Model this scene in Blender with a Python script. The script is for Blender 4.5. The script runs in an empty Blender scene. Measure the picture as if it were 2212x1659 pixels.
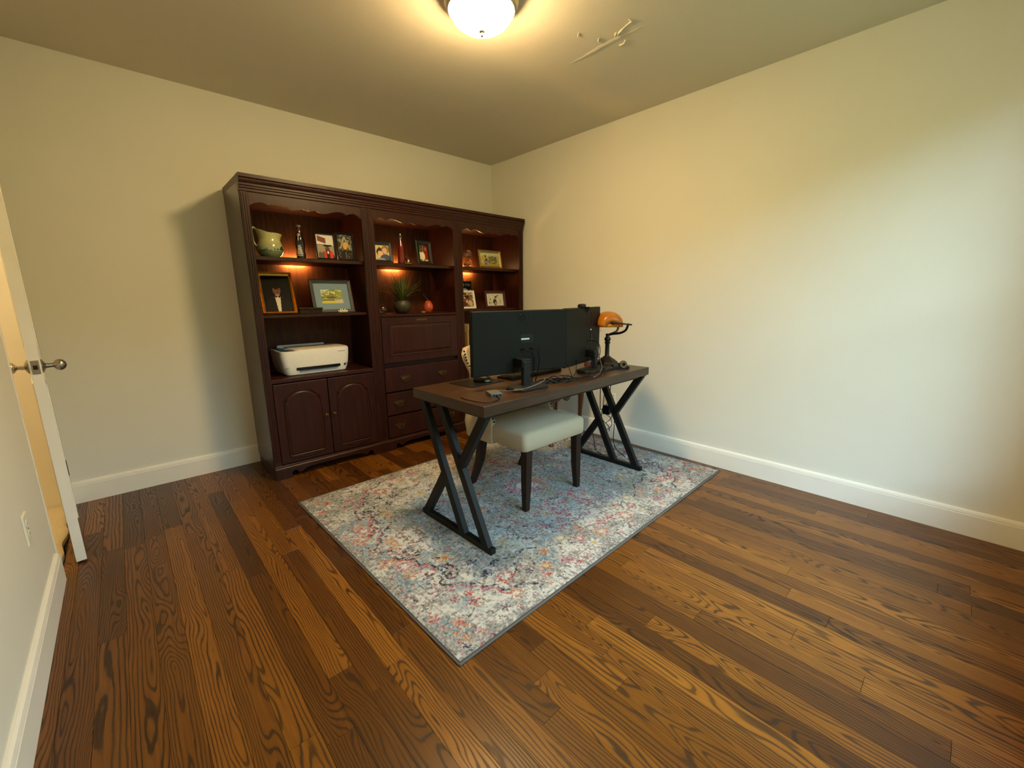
import bpy, bmesh, math, random
import numpy as np
from mathutils import Matrix, Vector
random.seed(7); RNG = np.random.default_rng(7)
PI = math.pi
S = bpy.context.scene
C = S.collection

# ------------------------------------------------------------------ camera
ROOM_H = 2.58
YAW, PITCH, ROLL = 0.7453, 0.2023, -0.0094
cd = bpy.data.cameras.new('camera'); cam = bpy.data.objects.new('camera', cd); C.objects.link(cam)
cd.sensor_fit = 'HORIZONTAL'; cd.sensor_width = 36.0; cd.lens = 36.0 * 906.58 / 2212.0
cd.clip_start = 0.02
Fv = Vector((math.sin(YAW)*math.cos(PITCH), math.cos(YAW)*math.cos(PITCH), -math.sin(PITCH)))
Rv = Vector((math.cos(YAW), -math.sin(YAW), 0)); Uv = Rv.cross(Fv)
c_, s_ = math.cos(ROLL), math.sin(ROLL)
R2 = c_*Rv + s_*Uv; U2 = -s_*Rv + c_*Uv
mw = Matrix((R2, U2, -Fv)).transposed().to_4x4(); mw.translation = Vector((-3.0725, -3.6192, 1.2275))
cam.matrix_world = mw
S.camera = cam

# ------------------------------------------------------------------ light, exposure
S.view_settings.view_transform = 'Standard'; S.view_settings.look = 'None'
S.view_settings.exposure = 0.0; S.view_settings.gamma = 1.0; S.view_settings.use_curve_mapping = False
SKY_STRENGTH = 18.0
SKY_COLOR = (0.51, 0.80, 1.0)
LAMP_STRENGTH = 192.0
LAMP_COLOR = (1.0, 0.695, 0.325)
wd = bpy.data.worlds.new('sky'); S.world = wd; wd.use_nodes = True
bg = wd.node_tree.nodes['Background']
bg.inputs[0].default_value = (*SKY_COLOR, 1); bg.inputs[1].default_value = SKY_STRENGTH
WIN = (-2.20, -0.55, 0.45, 2.28)          # window opening in the wall behind the camera: x0, x1, z0, z1
YF = -4.02                                # room face of that wall
pl = bpy.data.lights.new('window_portal', 'AREA'); pl.shape = 'RECTANGLE'
pl.size = WIN[1]-WIN[0]; pl.size_y = WIN[3]-WIN[2]; pl.cycles.is_portal = True
po = bpy.data.objects.new('window_portal', pl); C.objects.link(po)
po.location = ((WIN[0]+WIN[1])/2, YF+0.03, (WIN[2]+WIN[3])/2); po.rotation_euler = (PI/2, 0, 0)

# ------------------------------------------------------------------ helpers
def lin(c):
    return tuple(((x/255)/12.92 if x/255 <= 0.04045 else ((x/255+0.055)/1.055)**2.4) for x in c)

class MB:
    def __init__(s): s.v = []; s.f = []; s.m = None
    def add(s, vs, fs):
        n = len(s.v)
        if s.m is not None: vs = [tuple(s.m @ Vector(p)) for p in vs]
        s.v += [tuple(p) for p in vs]; s.f += [tuple(i+n for i in f) for f in fs]; return s
    def xf(s, m=None): s.m = m; return s
    def box(s, x0, y0, z0, x1, y1, z1):
        return s.add([(x0,y0,z0),(x1,y0,z0),(x1,y1,z0),(x0,y1,z0),(x0,y0,z1),(x1,y0,z1),(x1,y1,z1),(x0,y1,z1)],
                     [(0,3,2,1),(4,5,6,7),(0,1,5,4),(1,2,6,5),(2,3,7,6),(3,0,4,7)])
    def frustum(s, x0, y0, z0, x1, y1, z1, i):     # box whose top face is inset by i
        return s.add([(x0,y0,z0),(x1,y0,z0),(x1,y1,z0),(x0,y1,z0),(x0+i,y0+i,z1),(x1-i,y0+i,z1),(x1-i,y1-i,z1),(x0+i,y1-i,z1)],
                     [(0,3,2,1),(4,5,6,7),(0,1,5,4),(1,2,6,5),(2,3,7,6),(3,0,4,7)])
    def prism(s, poly, lo, hi, plane='xz'):        # polygon extruded along the remaining axis
        n = len(poly)
        def p(a, b, t): return {'xz': (a, t, b), 'xy': (a, b, t), 'yz': (t, a, b)}[plane]
        vs = [p(a, b, lo) for a, b in poly] + [p(a, b, hi) for a, b in poly]
        return s.add(vs, [tuple(range(n))[::-1], tuple(range(n, 2*n))] + [(i, (i+1) % n, n+(i+1) % n, n+i) for i in range(n)])
    def loft(s, rings, cap=True, closed=True):
        n = len(rings[0]); vs = [p for r in rings for p in r]; fs = []
        m = n if closed else n-1
        for k in range(len(rings)-1):
            for i in range(m): fs.append((k*n+i, k*n+(i+1) % n, (k+1)*n+(i+1) % n, (k+1)*n+i))
        if cap: fs += [tuple(range(n))[::-1], tuple(range((len(rings)-1)*n, len(rings)*n))]
        return s.add(vs, fs)
    def lathe(s, prof, n=24, c=(0, 0, 0), cap=True, a0=0):
        return s.loft([[(c[0]+r*math.cos(a0+2*PI*i/n), c[1]+r*math.sin(a0+2*PI*i/n), c[2]+z) for i in range(n)] for r, z in prof], cap)
    def ball(s, c, r, n=12, sz=1.0):
        return s.lathe([(max(r*math.sin(PI*k/n), 1e-5), -r*sz*math.cos(PI*k/n)) for k in range(n+1)], 2*n, c, False)
    def tube(s, pts, r, n=8, cap=True):
        P = [Vector(p) for p in pts]; rings = []
        up = Vector((0, 0, 1)); prev = None
        for i, p in enumerate(P):
            t = (P[min(i+1, len(P)-1)] - P[max(i-1, 0)])
            t = t.normalized() if t.length > 1e-9 else Vector((0, 0, 1))
            if prev is None:
                a = up if abs(t.dot(up)) < 0.95 else Vector((1, 0, 0))
                nrm = (a - t*a.dot(t)).normalized()
            else:
                nrm = (prev - t*prev.dot(t)); nrm = nrm.normalized() if nrm.length > 1e-6 else prev
            prev = nrm; b = t.cross(nrm)
            rr = r[i] if isinstance(r, (list, tuple)) else r
            rings.append([tuple(p + nrm*rr*math.cos(2*PI*k/n) + b*rr*math.sin(2*PI*k/n)) for k in range(n)])
        return s.loft(rings, cap)
    def bar(s, a, b, w, h, side=(1, 0, 0)):        # square bar from a to b, w along side, h across
        a, b = Vector(a), Vector(b); t = (b-a).normalized(); sd = Vector(side); sd = (sd - t*sd.dot(t)).normalized(); u = t.cross(sd)
        R = lambda p: [tuple(p + sd*w/2*i + u*h/2*j) for i, j in ((-1,-1),(1,-1),(1,1),(-1,1))]
        return s.loft([R(a), R(b)])

def cat(pts, k=8):     # Catmull-Rom through points
    P = [Vector(p) for p in pts]; P = [P[0]*2-P[1]] + P + [P[-1]*2-P[-2]]; out = []
    for i in range(1, len(P)-2):
        for j in range(k):
            t = j/k; a, b, c, d = P[i-1], P[i], P[i+1], P[i+2]
            out.append(0.5*((2*b) + (c-a)*t + (2*a-5*b+4*c-d)*t*t + (3*b-a-3*c+d)*t**3))
    out.append(P[-2]); return out

def link(name, me, mat, parent=None, smooth=False, bevel=0, seg=2, label=None, sub=0, angle=40):
    if mat is not None: me.materials.append(mat)
    o = bpy.data.objects.new(name, me); C.objects.link(o)
    if parent is not None: o.parent = parent
    if label: o['label'] = label
    if bevel:
        b = o.modifiers.new('bevel', 'BEVEL'); b.width = bevel; b.segments = seg; b.limit_method = 'ANGLE'; b.angle_limit = math.radians(30)
        b.harden_normals = False
    if sub:
        m = o.modifiers.new('sub', 'SUBSURF'); m.levels = sub; m.render_levels = sub
    if smooth:
        for p in me.polygons: p.use_smooth = True
        try: me.set_sharp_from_angle(angle=math.radians(angle))
        except Exception: pass
    return o
def obj(name, mb, mat, parent=None, **k):
    me = bpy.data.meshes.new(name); me.from_pydata(mb.v, [], mb.f)
    bm = bmesh.new(); bm.from_mesh(me); bmesh.ops.recalc_face_normals(bm, faces=bm.faces); bm.to_mesh(me); bm.free()
    return link(name, me, mat, parent, **k)
def tag(o, label, cat_, group=None, kind=None):
    o['label'] = label; o['category'] = cat_
    if group: o['group'] = group
    if kind: o['kind'] = kind
    return o
def thing(name, label, cat_, loc=(0, 0, 0), rz=0, group=None, kind=None):
    o = bpy.data.objects.new(name, None); o.empty_display_size = 0.05; C.objects.link(o)
    o.location = loc; o.rotation_euler = (0, 0, rz)
    return tag(o, label, cat_, group, kind)
def struct(name, mb, mat, label=None, cat_=None, **k):
    o = obj(name, mb, mat, **k); o['kind'] = 'structure'
    if label: o['label'] = label
    if cat_: o['category'] = cat_
    return o
def text_mesh(txt, size, depth=0.0004):
    cu = bpy.data.curves.new('txt', 'FONT'); cu.body = txt; cu.size = size; cu.extrude = depth; cu.align_x = 'CENTER'; cu.align_y = 'CENTER'
    o = bpy.data.objects.new('txt', cu); C.objects.link(o)
    bpy.context.view_layer.update()
    me = bpy.data.meshes.new_from_object(o.evaluated_get(bpy.context.evaluated_depsgraph_get()))
    bpy.data.objects.remove(o); return me
def tr(x=0, y=0, z=0, rx=0, ry=0, rz=0):
    return Matrix.Translation((x, y, z)) @ Matrix.Rotation(rz, 4, 'Z') @ Matrix.Rotation(ry, 4, 'Y') @ Matrix.Rotation(rx, 4, 'X')

# ------------------------------------------------------------------ materials
class NT:
    def __init__(s, name):
        s.m = bpy.data.materials.new(name); s.m.use_nodes = True; s.t = s.m.node_tree
        s.b = s.t.nodes['Principled BSDF']; s.out = s.t.nodes['Material Output']
    def n(s, ty, **k):
        nd = s.t.nodes.new(ty)
        for a, v in k.items(): setattr(nd, a, v)
        return nd
    def l(s, a, b): s.t.links.new(a, b)
    def math(s, op, a, b=None, c=None, clamp=False):
        nd = s.n('ShaderNodeMath', operation=op); nd.use_clamp = clamp
        for i, v in enumerate((a, b, c)):
            if v is None: continue
            if isinstance(v, (int, float)): nd.inputs[i].default_value = v
            else: s.l(v, nd.inputs[i])
        return nd.outputs[0]
    def mapping(s, src, scale=(1, 1, 1), loc=(0, 0, 0)):
        mp = s.n('ShaderNodeMapping'); mp.inputs['Scale'].default_value = scale; mp.inputs['Location'].default_value = loc
        s.l(src, mp.inputs['Vector']); return mp.outputs[0]
    def noise(s, vec, scale, detail=3, rough=0.5, out=0):
        nd = s.n('ShaderNodeTexNoise'); nd.inputs['Scale'].default_value = scale; nd.inputs['Detail'].default_value = detail
        nd.inputs['Roughness'].default_value = rough
        if vec is not None: s.l(vec, nd.inputs['Vector'])
        return nd.outputs[out]
    def ramp(s, fac, stops, interp='LINEAR'):
        nd = s.n('ShaderNodeValToRGB'); cr = nd.color_ramp; cr.interpolation = interp
        while len(cr.elements) < len(stops): cr.elements.new(0.5)
        for e, (p, c) in zip(cr.elements, stops): e.position = p; e.color = (*c, 1)
        s.l(fac, nd.inputs[0]); return nd.outputs[0]
    def mix(s, fac, a, b, mode='MIX'):
        nd = s.n('ShaderNodeMix', data_type='RGBA', blend_type=mode)
        if isinstance(fac, (int, float)): nd.inputs[0].default_value = fac
        else: s.l(fac, nd.inputs[0])
        for i, v in ((6, a), (7, b)):
            if isinstance(v, tuple): nd.inputs[i].default_value = (*v, 1)
            else: s.l(v, nd.inputs[i])
        return nd.outputs[2]
    def bump(s, h, strength=0.2, dist=0.002):
        nd = s.n('ShaderNodeBump'); nd.inputs['Strength'].default_value = strength; nd.inputs['Distance'].default_value = dist
        s.l(h, nd.inputs['Height']); s.l(nd.outputs[0], s.b.inputs['Normal']); return nd
    def obj(s): return s.n('ShaderNodeTexCoord').outputs['Object']
    def set(s, **k):
        for a, v in k.items():
            i = s.b.inputs[a.replace('_', ' ')]
            i.default_value = (*v, 1) if isinstance(v, tuple) else v
        return s

def plain(name, rgb, rough=0.5, metal=0.0, var=0.08, vscale=40, bump=0.0, bscale=300, spec=0.5, **k):
    t = NT(name); c = lin(rgb)
    t.set(Roughness=rough, Metallic=metal, Specular_IOR_Level=spec, **k)
    co = t.obj()
    f = t.noise(co, vscale, 3)
    d = tuple(x*(1-var) for x in c); e = tuple(min(1, x*(1+var)) for x in c)
    t.l(t.ramp(f, [(0.3, d), (0.7, e)]), t.b.inputs['Base Color'])
    if bump: t.bump(t.noise(co, bscale, 2), bump, 0.001)
    return t.m

def wall_mat(name, rgb, bump=0.25, rough=0.75):
    t = NT(name); t.set(Roughness=rough, Specular_IOR_Level=0.25); co = t.obj(); c = lin(rgb)
    f = t.noise(co, 1.3, 4)
    t.l(t.ramp(f, [(0.3, tuple(x*0.97 for x in c)), (0.7, tuple(min(1, x*1.02) for x in c))]), t.b.inputs['Base Color'])
    h = t.math('ADD', t.noise(co, 160, 3, 0.6), t.math('MULTIPLY', t.noise(co, 7, 3), 1.2))
    t.bump(h, bump, 0.0018); return t.m

def cabinet_wood(name, dark, light, rough=0.34, scale=(28, 28, 2.2), coat=0.25, spec=0.4):
    t = NT(name); t.set(Roughness=rough, Coat_Weight=coat, Coat_Roughness=0.2, Specular_IOR_Level=spec)
    oi = t.n('ShaderNodeObjectInfo')
    co = t.mapping(t.obj(), scale)
    vv = t.n('ShaderNodeVectorMath', operation='ADD'); t.l(co, vv.inputs[0])
    cx = t.n('ShaderNodeCombineXYZ'); t.l(t.math('MULTIPLY', oi.outputs['Random'], 37.0), cx.inputs[0]); t.l(cx.outputs[0], vv.inputs[1])
    f = t.noise(vv.outputs[0], 1.6, 5, 0.62)
    col = t.ramp(f, [(0.30, lin(dark)), (0.52, tuple((a+b)/2 for a, b in zip(lin(dark), lin(light)))), (0.72, lin(light))])
    t.l(col, t.b.inputs['Base Color']); t.bump(f, 0.06, 0.001); return t.m

def floor_wood():
    t = NT('stained_oak'); co = t.n('ShaderNodeTexCoord').outputs['Object']; oi = t.n('ShaderNodeObjectInfo').outputs['Random']
    sp = t.n('ShaderNodeSeparateXYZ'); t.l(co, sp.inputs[0]); X, Y = sp.outputs[0], sp.outputs[1]
    def rnd(k): return t.math('FRACT', t.math('MULTIPLY', oi, k))
    r1, r2, r3, r4 = rnd(17.31), rnd(71.7), rnd(193.3), rnd(431.9)
    off = t.n('ShaderNodeCombineXYZ'); t.l(t.math('MULTIPLY', oi, 91.0), off.inputs[2]); t.l(t.math('MULTIPLY', r2, 13.0), off.inputs[1])
    av = t.n('ShaderNodeVectorMath', operation='ADD'); t.l(co, av.inputs[0]); t.l(off.outputs[0], av.inputs[1]); P = av.outputs[0]
    slow = t.noise(t.mapping(P, (6.0, 1.15, 1.0)), 1.0, 2.0)            # drift of the log along the board
    wob = t.noise(t.mapping(P, (32, 6, 1.0)), 1.0, 3.0)                # wobble of the rings
    d = t.math('ADD', t.math('MULTIPLY', t.math('SUBTRACT', slow, 0.5), 0.30), t.math('MULTIPLY', t.math('SUBTRACT', r3, 0.35), 0.07))
    xx = t.math('ADD', X, t.math('MULTIPLY', t.math('SUBTRACT', r1, 0.5), 0.10))
    r = t.math('SQRT', t.math('ADD', t.math('MULTIPLY', xx, xx), t.math('ADD', t.math('MULTIPLY', d, d), 0.00004)))
    r = t.math('ADD', r, t.math('MULTIPLY', t.math('SUBTRACT', wob, 0.5), 0.011))
    ring = t.math('FRACT', t.math('MULTIPLY', r, t.math('ADD', 66.0, t.math('MULTIPLY', r4, 70.0))))
    ring = t.math('MULTIPLY', t.math('ABSOLUTE', t.math('SUBTRACT', ring, 0.5)), 2.0)     # 0..1 triangle
    pore = t.noise(t.mapping(P, (480, 16, 1)), 1.0, 2.0, 0.6)
    fine = t.noise(t.mapping(P, (150, 5, 1)), 1.0, 3.0)
    lines = t.ramp(ring, [(0.0, (1, 1, 1)), (0.20, (0.92,)*3), (0.40, (0.16,)*3), (1.0, (0.0,)*3)])
    lum = t.math('MULTIPLY', lines, t.math('ADD', 0.45, t.math('MULTIPLY', pore, 0.95)), clamp=True)
    lum = t.math('MULTIPLY', lum, t.math('ADD', 0.55, t.math('MULTIPLY', t.noise(t.mapping(P, (9, 2, 1)), 1.0, 2.0), 0.75)), clamp=True)
    base = t.ramp(t.math('ADD', t.math('MULTIPLY', r2, 0.62), t.math('MULTIPLY', fine, 0.42)),
                  [(0.12, lin((66, 35, 9))), (0.36, lin((94, 53, 13))), (0.66, lin((125, 75, 20))), (0.98, lin((151, 95, 30)))])
    col = t.mix(t.math('MULTIPLY', lum, 0.90), base, lin((28, 12, 3)))
    t.l(col, t.b.inputs['Base Color'])
    t.l(t.math('ADD', 0.30, t.math('MULTIPLY', lum, 0.16)), t.b.inputs['Roughness'])
    t.set(Coat_Weight=0.16, Coat_Roughness=0.14, Specular_IOR_Level=0.32)
    t.bump(t.math('SUBTRACT', t.math('MULTIPLY', t.noise(t.mapping(P, (14, 2.5, 1)), 1.0, 2.0), 1.5), lum), 0.10, 0.0012)
    return t.m

def vcol_mat(name, rough=0.6, bump=0.0, bscale=600, spec=0.5, coat=0.0, sheen=0.0):
    t = NT(name); a = t.n('ShaderNodeVertexColor', layer_name='paint')
    t.l(a.outputs[0], t.b.inputs['Base Color']); t.set(Roughness=rough, Specular_IOR_Level=spec, Coat_Weight=coat)
    if bump: t.bump(t.noise(t.obj(), bscale, 2), bump, 0.002)
    return t.m
def emit_mat(name, rgb, strength):
    t = NT(name); e = t.n('ShaderNodeEmission'); e.inputs[0].default_value = (*rgb, 1); e.inputs[1].default_value = strength
    t.l(e.outputs[0], t.out.inputs[0]); return t.m
def glass_mat(name, tint=(1, 1, 1), gl=0.08):
    t = NT(name); a = t.n('ShaderNodeBsdfTransparent'); a.inputs[0].default_value = (*tint, 1)
    g = t.n('ShaderNodeBsdfGlossy'); g.inputs['Roughness'].default_value = 0.03
    m = t.n('ShaderNodeMixShader'); fr = t.n('ShaderNodeLayerWeight'); fr.inputs[0].default_value = 0.5
    t.l(t.math('ADD', t.math('MULTIPLY', t.math('POWER', fr.outputs['Facing'], 5.0), 0.9), gl-0.04), m.inputs[0]); t.l(a.outputs[0], m.inputs[1]); t.l(g.outputs[0], m.inputs[2]); t.l(m.outputs[0], t.out.inputs[0])
    return t.m

M = {}
M['wall'] = wall_mat('cream_wall_paint', (224, 220, 205))
M['ceiling'] = wall_mat('ceiling_paint', (214, 204, 184), 0.35)
M['trim'] = plain('white_trim_paint', (236, 230, 216), 0.42, var=0.02, vscale=8)
M['floor'] = floor_wood()
M['sub'] = plain('dark_subfloor', (26, 14, 6), 0.9)
M['cherry'] = cabinet_wood('dark_cherry_wood', (36, 13, 7), (62, 25, 13), 0.38, coat=0.0, spec=0.32)
M['cherryback'] = cabinet_wood('cherry_back_panel', (58, 29, 14), (98, 52, 24), 0.5, (34, 34, 3.5), 0.0, 0.25)
M['cherrysheen'] = cabinet_wood('cherry_side_sheen', (44, 22, 14), (66, 34, 21), 0.3, coat=0.3, spec=0.5)  # same cherry, colour lightened to imitate grazing reflection on the outer side
M['brass'] = plain('aged_brass', (118, 96, 56), 0.35, 1.0, 0.15)
M['nickel'] = plain('brushed_nickel', (172, 164, 150), 0.28, 1.0, 0.08)
M['blackmetal'] = plain('black_powder_coat', (24, 23, 20), 0.45, 0.0, 0.1, bump=0.05, spec=0.22)
M['blackplastic'] = plain('black_plastic', (15, 15, 14), 0.45, 0, 0.06, bump=0.08, bscale=900, spec=0.22)
M['monitor'] = plain('monitor_shell', (29, 26, 20), 0.55, 0, 0.04, bump=0.06, bscale=1200, spec=0.14)
M['greyplastic'] = plain('grey_plastic', (88, 84, 76), 0.5)
M['darkgrey'] = plain('dark_grey_plastic', (26, 25, 23), 0.5, spec=0.25)
M['whiteplastic'] = plain('white_plastic', (232, 230, 222), 0.35, var=0.02)
M['ivoryplate'] = plain('ivory_plate', (230, 222, 200), 0.4, var=0.02)
M['lidbeige'] = plain('printer_lid', (214, 204, 186), 0.5, var=0.03)
M['blueplastic'] = plain('slate_blue_plastic', (44, 70, 104), 0.35)
M['bronze'] = plain('dark_bronze', (46, 36, 28), 0.42, 0.6, 0.2)
M['cushion'] = plain('oatmeal_linen', (180, 165, 138), 0.9, 0, 0.07, 500, 0.5, 900)
M['chairleg'] = cabinet_wood('espresso_wood', (30, 20, 14), (50, 34, 23), 0.5, (60, 60, 6), 0.0, 0.2)
M['table'] = cabinet_wood('walnut_wood', (58, 32, 16), (96, 56, 28), 0.4)
M['screen'] = plain('screen_black', (10, 10, 12), 0.12)
M['gold'] = plain('gilt_frame', (222, 172, 76), 0.24, 0.85, 0.12)
M['antique'] = plain('antique_gold', (158, 134, 82), 0.45, 0.6, 0.2)
M['blackframe'] = plain('black_frame', (18, 16, 15), 0.4)
M['greyframe'] = plain('slate_frame', (66, 64, 66), 0.5)
M['bluemat'] = plain('blue_mat_board', (124, 150, 168), 0.9, var=0.03)
M['whiteframe'] = plain('white_frame', (228, 220, 204), 0.5, var=0.03)
M['redframe'] = plain('mahogany_frame', (66, 22, 16), 0.4)
M['paper'] = plain('white_paper', (232, 228, 214), 0.8, var=0.02)
M['photo'] = vcol_mat('photo_print', 0.5, spec=0.12)
M['ceramic'] = vcol_mat('painted_ceramic', 0.14, coat=0.6)
M['bottle'] = vcol_mat('painted_bottle', 0.12, coat=0.5)
M['rug'] = vcol_mat('rug_pile', 0.95, 0.6, 420, 0.1)
M['binding'] = plain('rug_binding', (92, 88, 84), 0.95, 0, 0.1, 200, 0.4, 700)
M['carpet'] = plain('cream_carpet', (214, 200, 168), 1.0, 0, 0.12, 160, 0.6, 500)
M['pot'] = plain('dark_olive_pot', (58, 54, 38), 0.45, 0, 0.25, 60)
M['leaf'] = plain('dark_green_leaf', (92, 102, 46), 0.5, 0, 0.3, 20)
M['soil'] = plain('soil', (40, 28, 18), 1.0)
M['hallpaint'] = wall_mat('hall_paint', (232, 218, 178))
M['glass'] = glass_mat('window_glass')
M['clear'] = glass_mat('clear_glass', (0.95, 0.93, 0.9), 0.12)
M['sand'] = plain('amber_sand', (190, 110, 44), 0.6)
M['sky_screen'] = plain('sky_screen_leaves', (62, 84, 44), 1.0, 0, 0.35, 4, 0.8, 9)
M['grass'] = plain('grass', (86, 104, 58), 1.0, 0, 0.3, 3)
def amber():
    t = NT('amber_glass_shade'); t.set(Roughness=0.3, Coat_Weight=0.15, Transmission_Weight=0.0)
    f = t.noise(t.obj(), 14, 3); t.l(t.ramp(f, [(0.3, lin((188, 112, 24))), (0.7, lin((214, 144, 40)))]), t.b.inputs['Base Color'])
    tl = t.n('ShaderNodeBsdfTranslucent'); tl.inputs[0].default_value = (*lin((222, 146, 44)), 1)
    mx = t.n('ShaderNodeMixShader'); mx.inputs[0].default_value = 0.45
    t.l(t.b.outputs[0], mx.inputs[1]); t.l(tl.outputs[0], mx.inputs[2]); t.l(mx.outputs[0], t.out.inputs[0]); return t.m
M['amber'] = amber()
def coral():
    t = NT('coral_glass'); t.set(Roughness=0.08, Base_Color=lin((214, 92, 44)), Coat_Weight=0.6)
    t.b.inputs['Transmission Weight'].default_value = 0.35; return t.m
M['coral'] = coral()
def desk_wood():
    t = NT('rustic_brown_wood'); co = t.obj(); P = t.mapping(co, (2.0, 22, 22)); f = t.noise(P, 2.0, 5, 0.65); g = t.noise(co, 5, 3)
    a = t.ramp(f, [(0.28, lin((34, 22, 12))), (0.55, lin((60, 40, 23))), (0.78, lin((88, 63, 38)))])
    t.l(t.mix(t.ramp(g, [(0.35, (0.75,)*3), (0.65, (0.0,)*3)]), a, lin((58, 36, 20))), t.b.inputs['Base Color'])
    t.set(Roughness=0.36); t.bump(f, 0.15, 0.001); return t.m
M['desk'] = desk_wood()

# ------------------------------------------------------------------ room shell
XL = -3.4332; H = ROOM_H; DY0, DY1 = -0.955, -0.035; DH = 2.09; WT = 0.125    # doorway in the left wall
fl = struct('floor', MB().box(XL-0.02, YF-0.02, -0.06, 0.02, 0.02, -0.012), M['sub'])
BW = 0.0805; k = 0
x = 0.0; row = 0
while x > XL+0.002:
    x0 = max(x-BW, XL); y = 0.0 + 0.0
    y = 0.0; first = True
    while y > YF+0.01:
        L = random.uniform(0.4, 1.5) if first else random.choice([0.75, 0.95, 1.15, 1.4, 1.7, 2.0]) * random.uniform(0.9, 1.1)
        first = False
        y1 = max(y-L, YF)
        if y1-YF < 0.2: y1 = YF
        cx, cy = (x+x0)/2, (y+y1)/2; hx, hy = (x-x0)/2-0.0003, (y-y1)/2-0.0004
        o = obj('floor_board', MB().add([(-hx,-hy,-0.012),(hx,-hy,-0.012),(hx,hy,-0.012),(-hx,hy,-0.012),(-hx,-hy,-0.0005),(hx,-hy,-0.0005),(hx,hy,-0.0005),(-hx,hy,-0.0005),
              (-hx+.0003,-hy+.0003,0),(hx-.0003,-hy+.0003,0),(hx-.0003,hy-.0003,0),(-hx+.0003,hy-.0003,0)],
              [(0,1,5,4),(1,2,6,5),(2,3,7,6),(3,0,4,7),(4,5,9,8),(5,6,10,9),(6,7,11,10),(7,4,8,11),(8,9,10,11)]), M['floor'], fl)
        o.location = (cx, cy, 0.0); k += 1
        y = y1
    x -= BW; row += 1
struct('ceiling', MB().box(XL-0.15, YF-0.15, H, 0.15, 0.15, H+0.06), M['ceiling'])
ceil = bpy.data.objects['ceiling']
struct('wall_back', MB().box(XL-WT, 0.0, 0, 0.12, 0.12, H), M['wall'])
struct('wall_right', MB().box(0.0, YF-0.12, 0, 0.12, 0.0, H), M['wall'])
wl = MB(); wl.box(XL-WT, YF-0.12, 0, XL, DY0, H); wl.box(XL-WT, DY0, DH, XL, 0, H); wl.box(XL-WT, DY1, 0, XL, 0, DH)
struct('wall_left', wl, M['wall'])
wf = MB(); x0, x1, z0, z1 = WIN
wf.box(XL, YF-0.12, 0, x0, YF, H); wf.box(x1, YF-0.12, 0, 0, YF, H); wf.box(x0, YF-0.12, 0, x1, YF, z0); wf.box(x0, YF-0.12, z1, x1, YF, H)
struct('wall_front', wf, M['wall'])
wn = thing('window_1', 'white double sash window behind the camera', 'window', ((x0+x1)/2, YF, z0), 0, kind='structure')
hw, hh = (x1-x0)/2, z1-z0
m = MB(); m.box(-hw-.08, 0, -.06, hw+.08, .022, 0); m.box(-hw-.08, 0, hh, hw+.08, .022, hh+.09); m.box(-hw-.08, 0, 0, -hw, .022, hh); m.box(hw, 0, 0, hw+.08, .022, hh)
obj('casing', m, M['trim'], wn, bevel=.003)
for sx in (-1, 1):
    a, b = (-hw, -0.02) if sx < 0 else (0.02, hw)
    m = MB(); m.box(a, -.075, 0, a+.045, -.04, hh); m.box(b-.045, -.075, 0, b, -.04, hh)
    for zz in (0, hh/2-.022, hh-.045): m.box(a, -.075, zz, b, -.04, zz+.045)
    sh = obj('sash', m, M['trim'], wn, bevel=.003)
    for q in (0, 1): obj('pane', MB().box(a+.04, -.060, .04+q*(hh/2-.02), b-.04, -.056, hh/2-.02+q*(hh/2-.02)), M['glass'], sh)
obj('mullion', MB().box(-.02, -.09, 0, .02, .012, hh), M['trim'], wn, bevel=.003)
obj('sill', MB().box(-hw-.1, -.11, -.03, hw+.1, .06, 0), M['trim'], wn, bevel=.004)
struct('ground', MB().box(-40, -40, -0.9, 40, YF-0.4, -0.8), M['grass'])
hd = MB(); rows = []                      # unseen leafy bank, added to block the low sky outside the window
for i in range(61):
    xx = -26+52*i/60; b = .25*math.sin(i*1.7)+.18*math.sin(i*3.1); tp = 4.35+.25*math.sin(i*.9)+.15*math.sin(i*2.3)
    rows.append([(xx, -12.6, -.8), (xx, -11.3+b*.4, -.8), (xx, -11.1+b, .6), (xx, -11.2+b*.8, 2.4), (xx, -11.5+b*.5, tp-.3), (xx, -11.9, tp), (xx, -12.4, tp-.2)])
hd.loft(rows)
tag(obj('sky_screen', hd, M['sky_screen'], smooth=True), 'tall dark green leafy screen added outside the window to block the low sky', 'sky_screen')

BH = 0.137
def baseboard(name, a, b, nrm):       # profile swept from a to b on the floor; nrm points into the room
    prof = [(0, 0), (0.018, 0), (0.018, BH-0.026), (0.016, BH-0.022), (0.0165, BH-0.018), (0.013, BH-0.006), (0.006, BH), (0, BH)]
    A, B, N = Vector(a), Vector(b), Vector(nrm)
    mb = MB().loft([[tuple(P + N*u + Vector((0, 0, w))) for u, w in prof] for P in (A, B)])
    return struct(name, mb, M['trim'])
baseboard('baseboard_back', (XL, 0, 0), (0, 0, 0), (0, -1, 0))
baseboard('baseboard_right', (0, 0, 0), (0, YF, 0), (-1, 0, 0))
baseboard('baseboard_left', (XL, DY0-0.055, 0), (XL, YF, 0), (1, 0, 0))
baseboard('baseboard_front', (XL, YF, 0), (0, YF, 0), (0, 1, 0))
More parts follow.
